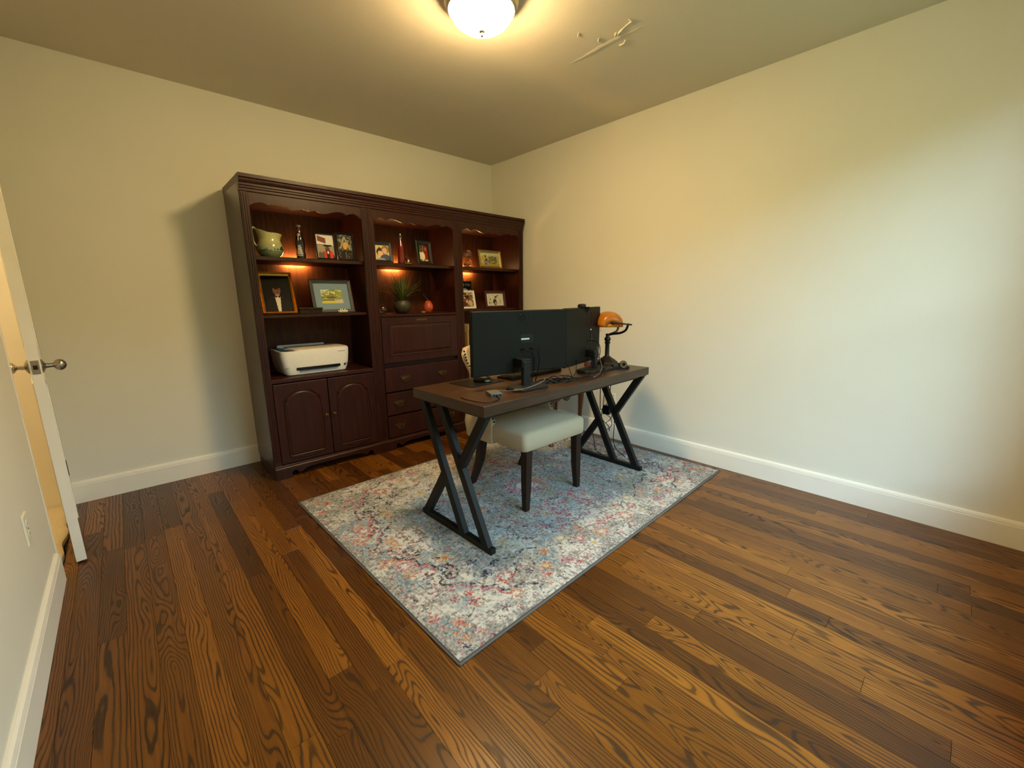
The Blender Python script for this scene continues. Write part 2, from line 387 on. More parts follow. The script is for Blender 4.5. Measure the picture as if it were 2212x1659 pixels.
# door lining (flush with the plaster) and the hall beyond
m = MB(); m.box(XL-WT-.004, DY0-.004, 0, XL+.002, DY0+.018, DH); m.box(XL-WT-.004, DY1-.018, 0, XL+.002, DY1+.004, DH); m.box(XL-WT-.004, DY0, DH-.018, XL+.002, DY1, DH+.004)
struct('trim_1', m, M['trim'], bevel=.002)
HX = -4.75
struct('wall_hall_end', MB().box(HX, 0.30, 0, XL-WT, 0.42, H), M['hallpaint'])
struct('wall_hall_side', MB().box(HX-.12, -2.1, 0, HX, 0.42, H), M['hallpaint'])
struct('wall_hall_near', MB().box(HX, -2.1, 0, XL-WT, -2.0, H), M['hallpaint'])
struct('wall_hall_return', MB().box(XL-WT-.02, 0.12, 0, XL-WT+.02, 0.30, H), M['hallpaint'])
struct('ceiling_hall', MB().box(HX-.12, -2.1, H, XL-.15, 0.42, H+.06), M['ceiling'])
struct('floor_hall', MB().box(HX-.12, -2.1, -.06, XL-.02, 0.42, -.012), M['sub'])
# carpet in the hall, its rounded edge in the doorway
m = MB(); g = []
n = 44
for j in range(n+1):
    yy = -1.99 + (2.28)*j/n; ring = []
    e = XL-WT-.002 if not (DY0+.02 < yy < DY1-.02) else XL-.012+.008*math.sin(yy*23)
    for u, w in ((0, 0), (0.0, .014), (-.012, .026), (-.05, .032), (-.3, .033), (-.7, .033)):
        ring.append((max(e+u, HX+.002), yy, w+0.001*math.sin(yy*61+u*90) if w else -.011))
    g.append(ring)
m.loft(g, cap=False, closed=False)
car = obj('hall_carpet', m, M['carpet'], smooth=True); tag(car, 'cream tufted hall carpet showing through the gap of the door', 'carpet', kind='stuff')
hl = thing('hall_ceiling_light', 'small dome ceiling light in the hall past the door', 'ceiling lamp', (-4.12, -0.9, H))
obj('canopy', MB().lathe([(.001, -.001), (.13, -.001), (.13, -.02), (.10, -.03), (.001, -.03)], 24, cap=False), M['nickel'], hl, smooth=True)
obj('dome', MB().lathe([(.11, -.03), (.10, -.06), (.07, -.085), (.03, -.098), (.001, -.10)], 24, cap=False), emit_mat('hall_dome', (1.0, 0.78, 0.45), 150.0), hl, smooth=True)

# ceiling damage: a lifted seam and curls of paint
m = MB(); pts = []
for i in range(31):
    t_ = i/30; yy = -1.80-.52*t_; w = .010*math.sin(PI*min(1, t_*1.05+.03))+.0015
    xx = -.902+.004*math.sin(t_*9)+.002*math.sin(t_*41)
    pts.append([(xx-w*1.9, yy, H+.0005), (xx-w*.3, yy, H-w*.42), (xx+w*.25, yy, H-w*.30), (xx+w*.3, yy, H+.0005)])
m.loft(pts, cap=False, closed=False); obj('paint_seam', m, M['ceiling'], ceil, smooth=True)
for q, (a, r) in enumerate([([(-1.000, -2.255), (-.985, -2.262), (-.975, -2.24), (-.962, -2.205), (-.950, -2.17), (-.944, -2.15)], .0045),
               ([(-.958, -2.155), (-.945, -2.140), (-.930, -2.150), (-.922, -2.165)], .006),
               ([(-.985, -2.065), (-.970, -2.050), (-.955, -2.050)], .004), ([(-.865, -2.15), (-.850, -2.13), (-.845, -2.10)], .004),
               ([(-1.10, -2.02), (-1.085, -2.0)], .003)]):
    obj('paint_flake', MB().tube(cat([(px, py, H-.002-.003*math.sin(i*1.7)) for i, (px, py) in enumerate(a)], 5), r, 6), M['ceiling'], ceil, smooth=True)

# ------------------------------------------------------------------ door, ajar, its free edge towards the camera
HXd, HYd = XL-.0235, -0.058
ang = math.atan2(-0.889-HYd, -3.3695-HXd)                 # from the hinge to the free edge
dr = thing('door_1', 'white wooden door standing ajar with nickel knobs', 'door', (HXd, HYd, 0.012), ang, kind='structure')
DW = 0.834; T = .036
slab = MB().box(0.004, -T/2, 0, DW, T/2, DH-.035)
obj('slab', slab, M['trim'], dr, bevel=.0015)
for zz0, zz1 in ((.18, .86), (1.02, 1.86)):
    for s in (-1, 1):
        for xa, xb in ((.11, .40), (.46, .74)):
            mm = MB().xf(tr(0, s*T/2, 0) @ (Matrix.Identity(4) if s < 0 else Matrix.Scale(-1, 4, (0, 1, 0))))
            mm.prism([(xa, zz0), (xb, zz0), (xb, zz1), (xa, zz1)], -.005, .001)
            obj('panel', mm, M['trim'], dr, bevel=.003)
kz = 0.938
for s in (-1, 1):
    m = MB().xf(tr(DW-.045, s*T/2, kz) @ Matrix.Rotation(s*-PI/2, 4, 'X'))
    m.lathe([(.001, 0), (.030, 0), (.030, .004), (.022, .009), (.011, .014), (.009, .034), (.012, .038), (.021, .044), (.0255, .054), (.0255, .060), (.021, .070), (.011, .077), (.001, .079)], 24, cap=False)
    obj('knob', m, M['nickel'], dr, smooth=True)
obj('latch_plate', MB().box(DW-.0005, -.0125, kz-.030, DW+.0015, .0125, kz+.030), M['nickel'], dr, bevel=.0006)
obj('latch_bolt', MB().box(DW+.001, -.007, kz-.009, DW+.009, .007, kz+.009), M['bronze'], dr, bevel=.001)
for hz in (.19, 1.845):
    m = MB(); m.tube([(-.002, T/2+.006, hz), (-.002, T/2+.006, hz+.09)], .006, 10); m.ball((-.002, T/2+.006, hz+.093), .006, 6); m.box(-.002, T/2-.001, hz, .03, T/2+.0015, hz+.09)
    obj('hinge', m, M['bronze'], dr, smooth=True)

# ------------------------------------------------------------------ ceiling lamp
LX, LY = -1.648, -1.893
LSC = 0.90
lp = thing('ceiling_lamp', 'glowing frosted bowl ceiling lamp with nickel rim and finial', 'ceiling lamp', (LX, LY, H))
obj('canopy', MB().lathe([(.001, -.0005), (.165, -.0005), (.170, -.008), (.178, -.012), (.186, -.022), (.190, -.034), (.184, -.044), (.180, -.052), (.180, -.058), (.174, -.066), (.169, -.070), (.167, -.060), (.166, -.040), (.001, -.038)], 48, cap=False), M['nickel'], lp, smooth=True, angle=30)
bw = MB().lathe([(.166, -.046), (.165, -.060), (.160, -.078), (.149, -.098), (.131, -.117), (.106, -.133), (.076, -.144), (.042, -.1505), (.012, -.152), (.001, -.152)], 48, cap=False)
obj('glass_bowl', bw, emit_mat('lit_frosted_glass', LAMP_COLOR, LAMP_STRENGTH), lp, smooth=True)
obj('finial', MB().lathe([(.001, -.1505), (.012, -.152), (.016, -.156), (.015, -.160), (.006, -.165), (.005, -.170), (.0085, -.174), (.007, -.180), (.001, -.183)], 20, cap=False), M['nickel'], lp, smooth=True)
lp.scale = (LSC, LSC, LSC)

# ------------------------------------------------------------------ bookcases (local x to the right, y into the wall, z up; y = 0 is the stile face)
BY = -0.50; BD = 0.465; CH = M['cherry']
DECK, SH2, SH1 = 0.700, 1.130, 1.507
LEDS = []
def mould(prof, x0, x1):              # profile (y, z) swept along x
    return MB().loft([[(xx, a, b) for a, b in prof] for xx in (x0, x1)])
def scallop(W, s):                    # lower edge of the valance, from x=s to x=W-s
    u = [0, .04, .08, .115, .15, .175, .205, .245, .285, .325, .365, .40, .44, .47, .5]
    h = [0, .020, .028, .024, .013, .023, .028, .026, .020, .010, .003, .009, .018, .014, .008]
    U = u + [1-a for a in u[-2::-1]]; Hh = h + h[-2::-1]
    return [(s+(W-2*s)*a, 1.800+b) for a, b in zip(U, Hh)]
def bail_pull(parent, x, y, z, w=.075):
    m = MB()
    plate = [(-w*.5, .004), (-w*.62, .012), (-w*.5, .018), (-w*.34, .012), (-w*.2, .020), (-w*.09, .014), (0, .024), (w*.09, .014), (w*.2, .020), (w*.34, .012), (w*.5, .018), (w*.62, .012), (w*.5, .004),
             (w*.52, -.008), (w*.34, -.006), (w*.2, -.016), (w*.1, -.010), (0, -.022), (-w*.1, -.010), (-w*.2, -.016), (-w*.34, -.006), (-w*.52, -.008)]
    m.prism([(x+a, z+b) for a, b in plate], y-.002, y)
    for s in (-1, 1): m.ball((x+s*w*.42, y-.006, z+.003), .006, 5)
    m.tube(cat([(x-w*.42, y-.008, z+.002), (x-w*.38, y-.014, z-.010), (x-w*.2, y-.017, z-.019), (x, y-.018, z-.022), (x+w*.2, y-.017, z-.019), (x+w*.38, y-.014, z-.010), (x+w*.42, y-.008, z+.002)], 3), .0030, 6)
    return obj('bail_pull', m, M['brass'], parent, smooth=True)
def bookcase(kind, X0, W, label):
    t = thing('bookcase' if kind == 'doors' else 'secretary_bookcase', label, 'bookcase', (X0, BY, 0), 0, 'dark cherry wall units')
    st = .045
    obj('side_panel', MB().box(0, 0, .075, .019, BD, 1.94), M['cherrysheen'] if X0 < -2 else CH, t, bevel=.0015); obj('side_panel', MB().box(W-.019, 0, .075, W, BD, 1.94), CH, t, bevel=.0015)
    for xa in (0, W-st):              # fluted front stiles
        m = MB().box(xa, -.004, .09, xa+st, .016, 1.89); m.box(xa+.006, -.0075, .12, xa+.014, -.003, 1.87); m.box(xa+.019, -.0075, .12, xa+.026, -.003, 1.87); m.box(xa+.031, -.0075, .12, xa+.039, -.003, 1.87)
        obj('stile', m, CH, t, bevel=.0015)
    obj('back_panel', MB().box(.019, BD-.025, .09, W-.019, BD-.015, 1.93), M['cherryback'], t)
    obj('top_board', MB().box(.019, .01, 1.855, W-.019, BD-.015, 1.875), CH, t, bevel=.001)
    cor = [(.03, 1.880), (-.004, 1.880), (-.008, 1.884), (-.008, 1.896), (-.013, 1.902), (-.013, 1.910), (-.018, 1.915), (-.018, 1.926), (-.026, 1.934), (-.030, 1.944), (-.030, 1.950), (-.026, 1.954), (-.034, 1.958), (-.034, 1.978), (.03, 1.980)]
    obj('cornice', mould(cor, -.001, W+.001), CH, t, smooth=True, angle=25)
    obj('top_cover', MB().box(0, .028, 1.94, W, BD+.01, 1.979), CH, t)
    poly = [(st, 1.886)] + scallop(W, st) + [(W-st, 1.886)]
    obj('valance', MB().prism(poly, -.001, .018), CH, t, bevel=.0012)
    # plinth with bracket feet
    def foot(s): return lambda a: a if s < 0 else W-a
    L = [(-.004, 0), (.100, 0), (.100, .030), (.106, .044), (.120, .050), (.134, .044), (.140, .032), (.150, .026), (.166, .028), (.182, .038), (.205, .046), (.24, .050)]
    poly = [(-.004, .074)] + L + [(W-a, b) for a, b in L[::-1]] + [(W+.004, .074)]
    poly = [(-.002 if a < 0 else (W+.002 if a > W else a), b) for a, b in poly]
    obj('plinth', MB().prism(poly, -.024, -.002), CH, t, bevel=.0015)
    obj('plinth_side', MB().box(-.0, -.002, 0, .019, BD-.03, .075), CH, t); obj('plinth_side', MB().box(W-.019, -.002, 0, W, BD-.03, .075), CH, t)
    obj('plinth_moulding', mould([(.01, .074), (-.024, .074), (-.026, .079), (-.020, .086), (-.012, .090), (-.010, .096), (.01, .096)], -.001, W+.001), CH, t, smooth=True, angle=25)
    def shelf(z, th, y0):
        return obj('shelf', mould([(y0, z-th+.003), (y0, z-.003), (y0+.003, z), (BD-.052, z), (BD-.052, z-th), (y0+.003, z-th)], .0195, W-.0195), CH, t)
    shelf(SH1, .026, .035)
    if kind == 'doors': shelf(SH2, .020, .030)
    # warm light strip along the rear edge of the upper shelf
    led = obj('led_strip', MB().box(W/2-.075, BD-.049, SH1-.014, W/2+.075, BD-.043, SH1+.003), emit_mat('led_glow', (1.0, .55, .17), 500.0), t, label='glowing amber light strip behind the shelf')
    for s in (.0195, W-.0195):
        for zz in (SH1-.031, SH2-.026):
            for yy in (.06, .36): obj('shelf_pin', MB().tube([(s, yy, zz), (s+(.012 if s < W/2 else -.012), yy, zz)], .003, 6), M['nickel'], t)
    if kind == 'doors':
        obj('deck', mould([(-.002, .675), (-.002, .694), (.004, DECK), (BD-.03, DECK), (BD-.03, .675)], st-.026, W-st+.026), CH, t)
        gap = .0025; mid = W/2
        for s in (-1, 1):
            a, b = (st+.001, mid-gap) if s < 0 else (mid+gap, W-st-.001)
            d = obj('door', MB().box(a, -.014, .102, b, .006, .668), CH, t, bevel=.004)
            w = b-a; pa, pb = a+.058, b-.058; cxp = (pa+pb)/2; r = (pb-pa)/2
            out = [(pa, .150), (pb, .150), (pb, .535)] + [(cxp+(r*.88)*math.cos(q*PI/12)+0, .535+.012+.068*math.sin(q*PI/12)) for q in range(0, 13)] + [(pa, .535)]
            inn = [(cxp+(u-cxp)*.86, .345+(v-.345)*.93) for u, v in out]
            m = MB(); n = len(out)
            m.loft([[(u, -.0135, v) for u, v in out], [(u, -.0165, v) for u, v in out], [(cxp+(u-cxp)*.955, -.0135, .345+(v-.345)*.978) for u, v in out], [(cxp+(u-cxp)*.93, -.0130, .345+(v-.345)*.965) for u, v in out], [(u, -.0185, v) for u, v in inn]])
            obj('raised_panel', m, CH, d)
            mo = MB().tube(cat([(u, -.0155, v) for u, v in out] + [(out[0][0], -.0155, out[0][1])], 2), .0048, 6); obj('panel_moulding', mo, CH, d, smooth=True)
            kx = b-.026 if s < 0 else a+.026
            mk = MB().xf(tr(kx, -.014, .405, rx=PI/2)); mk.lathe([(.009, 0), (.009, .002), (.005, .004), (.005, .012), (.010, .016), (.011, .021), (.007, .026), (.001, .027)], 14, cap=False)
            obj('knob', mk, M['brass'], d, smooth=True)
    else:
        obj('counter', mould([(-.004, 1.088), (-.006, 1.094), (-.006, 1.102), (0, 1.108), (BD-.03, 1.108), (BD-.03, 1.088)], st-.026, W-st+.026), CH, t)
        a, b = st+.001, W-st-.001
        obj('interior', MB().box(.02, .02, .10, W-.02, .03, 1.087), CH, t)
        d = obj('drop_front', MB().box(a, -.012, .722, b, .008, 1.083), CH, t, bevel=.004)
        pa, pb, za, zb = a+.058, b-.058, .779, 1.036
        rect = lambda i, y: [(pa+i, y, za+i), (pb-i, y, za+i), (pb-i, y, zb-i), (pa+i, y, zb-i)]
        obj('raised_panel', MB().loft([rect(0, -.0115), rect(0, -.015), rect(.006, -.0155), rect(.012, -.0115), rect(.034, -.0165)]), CH, d)
        obj('lock_plate', MB().prism([(W/2-.05+.01*q, 1.062+(.006 if q % 2 else .001)) for q in range(11)] + [(W/2+.05-.01*q, 1.055-(.004 if q % 2 else .0)) for q in range(11)], -.014, -.0118), M['brass'], d)
        for z0, z1, split in ((.486, .684, True), (.292, .476, False), (.102, .282, False)):
            d = obj('drawer', MB().box(a, -.014, z0, b, .008, z1), CH, t, bevel=.005)
            if split: obj('drawer_groove', MB().box(W/2-.002, -.0146, z0+.004, W/2+.002, -.0135, z1-.004), M['blackframe'], d)
            zc = (z0+z1)/2+.006
            for hx in ((.222, W-.222) if split else (.150, W-.150)): bail_pull(d, hx, -.014, zc)
    return t
bookcase('doors', -2.4305, .801, 'dark cherry bookcase holding the printer above arched double doors')
bookcase('secretary', -1.628, .805, 'dark cherry secretary bookcase with drop-front panel and brass drawers, middle of three')
bookcase('doors', -.822, .785, 'dark cherry bookcase beside the right wall, half hidden by the monitors')

# ------------------------------------------------------------------ painting helpers for prints
def vnoise(n, m, f, seed):                 # value noise on an n x m grid with cells of f samples
    r = np.random.default_rng(seed); a, b = int(n/f)+3, int(m/f)+3; g_ = r.random((a, b))
    i = np.arange(n)/f; j = np.arange(m)/f; i0 = i.astype(int); j0 = j.astype(int); u = i-i0; v = j-j0
    u = u*u*(3-2*u); v = v*v*(3-2*v); u = u[:, None]; v = v[None, :]
    A = g_[np.ix_(i0, j0)]; B = g_[np.ix_(i0+1, j0)]; Cc = g_[np.ix_(i0, j0+1)]; D = g_[np.ix_(i0+1, j0+1)]
    return A*(1-u)*(1-v)+B*u*(1-v)+Cc*(1-u)*v+D*u*v
class Art:                                  # u to the right, v up, both 0..1
    def __init__(s, n, m, rgb, seed=1):
        n *= 2; m *= 2
        s.n, s.m = n, m; s.U = (np.arange(n)[:, None]+.5)/n*np.ones((1, m)); s.V = (np.arange(m)[None, :]+.5)/m*np.ones((n, 1))
        s.c = np.ones((n, m, 3))*np.array(lin(rgb)); s.seed = seed
        s.wob = (vnoise(n, m, 9, seed)-.5)*.08
    def put(s, mask, rgb): s.c[mask] = lin(rgb); return s
    def ell(s, cx, cy, rx, ry, rgb, w=1): return s.put(((s.U-cx+s.wob*w*rx*4)/rx)**2+((s.V-cy+s.wob*w*ry*4)/ry)**2 < 1, rgb)
    def rect(s, a, b, c, d, rgb): return s.put((s.U > a) & (s.U < b) & (s.V > c) & (s.V < d), rgb)
    def tri(s, P, rgb):
        m = np.ones((s.n, s.m), bool)
        for i in range(len(P)):
            (a, b), (c, d) = P[i], P[(i+1) % len(P)]; m &= ((c-a)*(s.V-b)-(d-b)*(s.U-a)) >= 0
        return s.put(m, rgb)
    def speck(s, rgb, f, th, box=(0, 1, 0, 1), seed=5):
        k = vnoise(s.n, s.m, f*1.7, seed+s.seed) > th
        return s.put(k & (s.U > box[0]) & (s.U < box[1]) & (s.V > box[2]) & (s.V < box[3]), rgb)
    def grain(s, a=.12): s.c *= (1-a+2*a*vnoise(s.n, s.m, 2, s.seed+9))[:, :, None]; return s
def color_mesh(name, verts, faces, vcols):
    me = bpy.data.meshes.new(name); me.from_pydata(verts, [], faces)
    ca = me.color_attributes.new('paint', 'FLOAT_COLOR', 'POINT')
    a = np.ones((len(verts), 4), np.float32); a[:, :3] = vcols; ca.data.foreach_set('color', a.ravel()); return me
def print_mesh(name, art, w, h, y):        # a sheet facing -y, base at z=0, from its art
    n, m = art.n, art.m; vs = []; fs = []; cols = []
    for i in range(n):
        for j in range(m):
            x0, x1, z0, z1 = -w/2+w*i/n, -w/2+w*(i+1)/n, h*j/m, h*(j+1)/m
            k = len(vs); vs += [(x0, y, z0), (x1, y, z0), (x1, y, z1), (x0, y, z1)]; fs.append((k, k+1, k+2, k+3)); cols += [art.c[i, j]]*4
    return color_mesh(name, vs, fs, np.array(cols))
def photo_frame(label, loc, rz, w, h, border, fmat, art, lean=.2, depth=.016, mat_b=0, mat_m=None, easel=True, step=False, group='picture frames on the bookcase shelves'):
    t = thing('photo_frame', label, 'photo frame', loc, rz, group)
    Lm = Matrix.Rotation(-lean, 4, 'X')
    m = MB().xf(Lm); iw, ih = w-2*border, h-2*border
    q = lambda a, b, y: [(-a/2, y, (h-b)/2), (a/2, y, (h-b)/2), (a/2, y, (h+b)/2), (-a/2, y, (h+b)/2)]
    if step: m.loft([q(w, h, 0), q(w, h, -depth*.6), q(w-border*.35, h-border*.35, -depth), q(w-border*.9, h-border*.9, -depth*.45), q(w-border*1.2, h-border*1.2, -depth*.7), q(iw, ih, -depth*.3), q(iw, ih, 0)], cap=False)
    else: m.loft([q(w, h, 0), q(w, h, -depth), q(w-border*.5, h-border*.5, -depth*1.12), q(iw, ih, -depth*.75), q(iw, ih, 0)], cap=False)
    m.add(q(w, h, 0), [(0, 1, 2, 3)]); m.add(q(w, h, .002), [(0, 1, 2, 3)])
    obj('frame', m, fmat, t)
    if mat_b:
        mm = MB().xf(Lm); mm.loft([q(iw, ih, -.0030), q(iw-2*mat_b, ih-2*mat_b, -.0030), q(iw-2*mat_b, ih-2*mat_b, -.0012)], cap=False); obj('mat_board', mm, mat_m, t)
    pw, ph = iw-2*mat_b, ih-2*mat_b
    me = print_mesh('picture', art, pw, ph, -.0015); me.transform(Lm @ Matrix.Translation((0, 0, (h-ph)/2)))
    link('picture', me, M['photo'], t)
    if easel:
        hh = h*.72; top = Lm @ Vector((0, .003, hh)); m = MB()
        ft = Vector((0, top.y+h*.30, 0))
        m.bar(top, ft, .03, .003); obj('easel_leg', m, M['blackframe'], t)
    return t

# ------------------------------------------------------------------ left bookcase: upper shelf
t = thing('pitcher', 'green glazed pitcher painted with a dark tree landscape', 'pitcher', (-2.268, -.385, SH1), 0)
prof = [(.001, .002), (.046, 0), (.054, .004), (.068, .020), (.078, .040), (.080, .058), (.076, .078), (.069, .096), (.065, .112), (.0645, .126), (.066, .140), (.068, .152)]
nt = 64; vs = []; fs = []; cols = []
P2 = cat([(a, b, 0) for a, b in prof], 4)
for i, p in enumerate(P2):
    for j in range(nt):
        a = 2*PI*j/nt; r, z = p.x, p.y
        k = max(0, (z-.11)/.042)
        sp = k*(.012*max(0, math.cos(a))**4 + .012*max(0, -math.cos(a))**6); zz = z + k*(.022*max(0, -math.cos(a))**2 - .006*max(0, math.cos(a))**3 + .002*abs(math.cos(a)))
        vs.append(((r+sp)*math.cos(a), (r+sp)*math.sin(a), zz))
        c = (172, 168, 112) if z > .095 else (158, 160, 110) if z > .075 else (150, 156, 114) if z > .035 else (118, 132, 96)
        if abs(z-.094) < .002: c = (110, 100, 60)
        aa = (a - 1.5*PI) % (2*PI); aa = aa if aa < PI else aa-2*PI           # 0 = towards the front
        tree = .044 + .006*math.sin(aa*9) + (.026*math.exp(-((aa-.75)/.28)**2)) + .006*math.sin(aa*23)
        if .040+.004*math.sin(aa*3) < z < tree and -1.2 < aa < 1.3: c = (40, 54, 34)
        elif .033 < z < .039 and abs(aa) < 1.2: c = (96, 108, 74)
        cols.append(lin(c))
for i in range(len(P2)-1):
    for j in range(nt): fs.append((i*nt+j, i*nt+(j+1) % nt, (i+1)*nt+(j+1) % nt, (i+1)*nt+j))
o = link('body', color_mesh('body', vs, fs, np.array(cols)), M['ceramic'], t, smooth=True, angle=60)
sd = o.modifiers.new('solid', 'SOLIDIFY'); sd.thickness = .003; sd.offset = -1
M['pglaze'] = plain('olive_glaze', (168, 166, 112), 0.15, 0, 0.05, Coat_Weight=.5)
obj('handle', MB().tube(cat([(-.068, 0, .168), (-.084, 0, .184), (-.095, 0, .172), (-.095, 0, .125), (-.090, 0, .090), (-.076, 0, .066)], 5), [.0055]*26, 8), M['pglaze'], t, smooth=True)

def painted_lathe(name, prof, nt, colf, mat, parent, k=4):
    P_ = cat([(a, b, 0) for a, b in prof], k); vs = []; fs = []; cols = []
    for p in P_:
        for j in range(nt):
            a = 2*PI*j/nt; vs.append((max(p.x, .0005)*math.cos(a), max(p.x, .0005)*math.sin(a), p.y))
            aa = (a-1.5*PI+.6) % (2*PI); aa = aa if aa < PI else aa-2*PI; cols.append(lin(colf(aa, p.y)))
    for i in range(len(P_)-1):
        for j in range(nt): fs.append((i*nt+j, i*nt+(j+1) % nt, (i+1)*nt+(j+1) % nt, (i+1)*nt+j))
    return link(name, color_mesh(name, vs, fs, np.array(cols)), mat, parent, smooth=True, angle=60)
t = thing('soda_bottle', 'dark contoured soda bottle printed with white lettering and a crest', 'bottle', (-2.082, -.40, SH1), 0)
def bcol(a, z):
    if z > .172: return (70, 40, 24)
    if .150 < z < .166 and abs(math.hypot(a*.018, z-.158)-.006) < .0018: return (206, 198, 184)
    if abs(a) < .10 and .118 < z < .150: return (206, 198, 184)
    if abs(a) < .55 and (.140 < z < .143 or .130 < z < .134): return (190, 182, 168)
    if .028 < z < .090 and abs(a-.1) < .75-(z-.03)*8 and math.sin(a*21+z*240)*math.sin(z*330-a*9) > -.25: return (198, 190, 178)
    if .018 < z < .024 and abs(a) < .7: return (160, 150, 140)
    return (12, 9, 8)
painted_lathe('glass_body', [(.001, .001), (.026, 0), (.0285, .006), (.029, .030), (.0265, .052), (.0285, .080), (.0295, .100), (.026, .130), (.018, .160), (.0125, .185), (.0115, .205), (.0130, .212)], 64, bcol, M['bottle'], t, 7)
obj('cap', MB().lathe([(.0145, .210), (.0150, .216), (.0140, .2215), (.001, .2225)], 20, cap=False), M['greyplastic'], t, smooth=True)

a = Art(36, 48, (206, 202, 190), 3); a.rect(0, 1, 0, .55, (150, 140, 122)); a.tri([(.1, .72), (.55, .62), (.55, .85), (.1, .95)], (120, 62, 58)); a.rect(.0, .9, .55, .58, (110, 104, 92))
a.ell(.62, .40, .13, .12, (96, 62, 44)); a.tri([(.42, .50), (.82, .50), (.9, .55), (.4, .58)], (28, 24, 24)); a.ell(.62, .0, .36, .34, (34, 26, 24)); a.ell(.28, .08, .2, .26, (90, 84, 70)); a.ell(.26, .33, .10, .10, (168, 128, 104))
a.rect(.42, .54, 0, .30, (196, 52, 40)); a.rect(.72, .90, 0, .30, (206, 56, 44)); a.rect(.58, .68, .2, .3, (210, 200, 190)); a.grain()
photo_frame('black framed graduation photo with red stole beside the soda bottle', (-1.921, -.43, SH1), .02, .142, .185, .010, M['blackframe'], a, .12)
a = Art(32, 44, (52, 48, 38), 4); a.speck((120, 116, 96), 3, .62); a.tri([(.12, .42), (.88, .42), (.5, .97)], (150, 144, 124)); a.tri([(.22, .40), (.78, .40), (.5, .82)], (92, 66, 34)); a.ell(.52, .55, .16, .14, (196, 150, 74)); a.rect(0, 1, 0, .36, (26, 24, 22)); a.rect(.5, .56, 0, .3, (92, 88, 80)); a.speck((70, 62, 50), 3, .66, (0, 1, 0, .36)); a.grain()
photo_frame('black framed dark photo of a peaked roof, at the right end of the printer bookcase', (-1.779, -.43, SH1), -.05, .126, .198, .010, M['blackframe'], a, .12)
# ------------------------------------------------------------------ left bookcase: second shelf
a = Art(40, 56, (15, 13, 11), 6); a.ell(.5, .10, .46, .36, (24, 23, 21), .3); a.ell(.5, .60, .135, .15, (112, 72, 50), .2); a.ell(.5, .71, .145, .075, (20, 13, 10), .3); a.ell(.47, .62, .03, .012, (40, 24, 18), 0); a.ell(.56, .62, .03, .012, (40, 24, 18), 0); a.ell(.515, .53, .045, .012, (84, 44, 34), 0); a.ell(.5, .46, .075, .035, (150, 126, 108), .2)
a.tri([(.45, .02), (.55, .02), (.60, .42), (.40, .42)], (206, 196, 182)); a.tri([(.41, .38), (.5, .41), (.41, .44)], (10, 9, 9)); a.tri([(.59, .44), (.5, .41), (.59, .38)], (10, 9, 9)); a.grain(.06)
photo_frame('gilt framed portrait of a person in a black tuxedo', (-2.262, -.435, SH2), -.13, .214, .318, .022, M['gold'], a, .50, .024, step=True)
a = Art(44, 36, (176, 186, 120), 8); a.rect(0, .5, .6, 1, (196, 206, 196)); a.ell(.55, .70, .34, .30, (128, 140, 66)); a.ell(.85, .55, .25, .3, (150, 160, 84)); a.ell(.18, .55, .2, .2, (140, 152, 70)); a.speck((92, 106, 46), 3, .6, (0, 1, .35, 1)); a.speck((214, 216, 170), 3, .7, (0, 1, .4, 1)); a.ell(.45, .42, .26, .10, (110, 96, 70)); a.rect(0, 1, 0, .2, (206, 196, 90)); a.tri([(.55, 0), (1, 0), (1, .3), (.75, .26)], (206, 196, 176)); a.rect(0, .6, .2, .28, (86, 96, 46)); a.grain(.1)
photo_frame('slate framed landscape watercolour in a wide blue mat', (-1.868, -.345, SH2), -.03, .300, .250, .024, M['greyframe'], a, .26, .016, .048, M['bluemat'])
t = thing('wooden_box', 'small dark wooden keepsake box with lid between the gilt and slate frames', 'box', (-2.070, -.40, SH2), .05)
obj('box_body', MB().box(-.078, -.045, 0, .078, .045, .032), M['chairleg'], t, bevel=.002); obj('lid', MB().box(-.083, -.050, .032, .083, .050, .043), M['chairleg'], t, bevel=.003)
obj('clasp', MB().box(-.008, -.052, .024, .008, -.045, .038), M['bronze'], t, bevel=.001)
t = thing('flower_figurine', 'tiny cream figurine with pointed petals below the landscape watercolour', 'figurine', (-1.842, -.440, SH2), 0)
obj('leaf_base', MB().lathe([(.001, .0), (.036, .0), (.040, .003), (.030, .006), (.001, .006)], 16, cap=False), M['leaf'], t, smooth=True)
for rr, n_, hh, ln in ((.012, 5, .032, .010), (.022, 8, .022, .018)):
    for i in range(n_):
        aa = 2*PI*i/n_+rr*20; d = Vector((math.cos(aa), math.sin(aa), 0))
        m = MB().tube([d*rr*.3+Vector((0, 0, .005)), d*rr+Vector((0, 0, .010)), d*(rr+ln*.4)+Vector((0, 0, hh*.7)), d*(rr+ln*.55)+Vector((0, 0, hh))], [.004, .0075, .006, .0008], 6); obj('petal', m, M['whiteframe'], t, smooth=True)
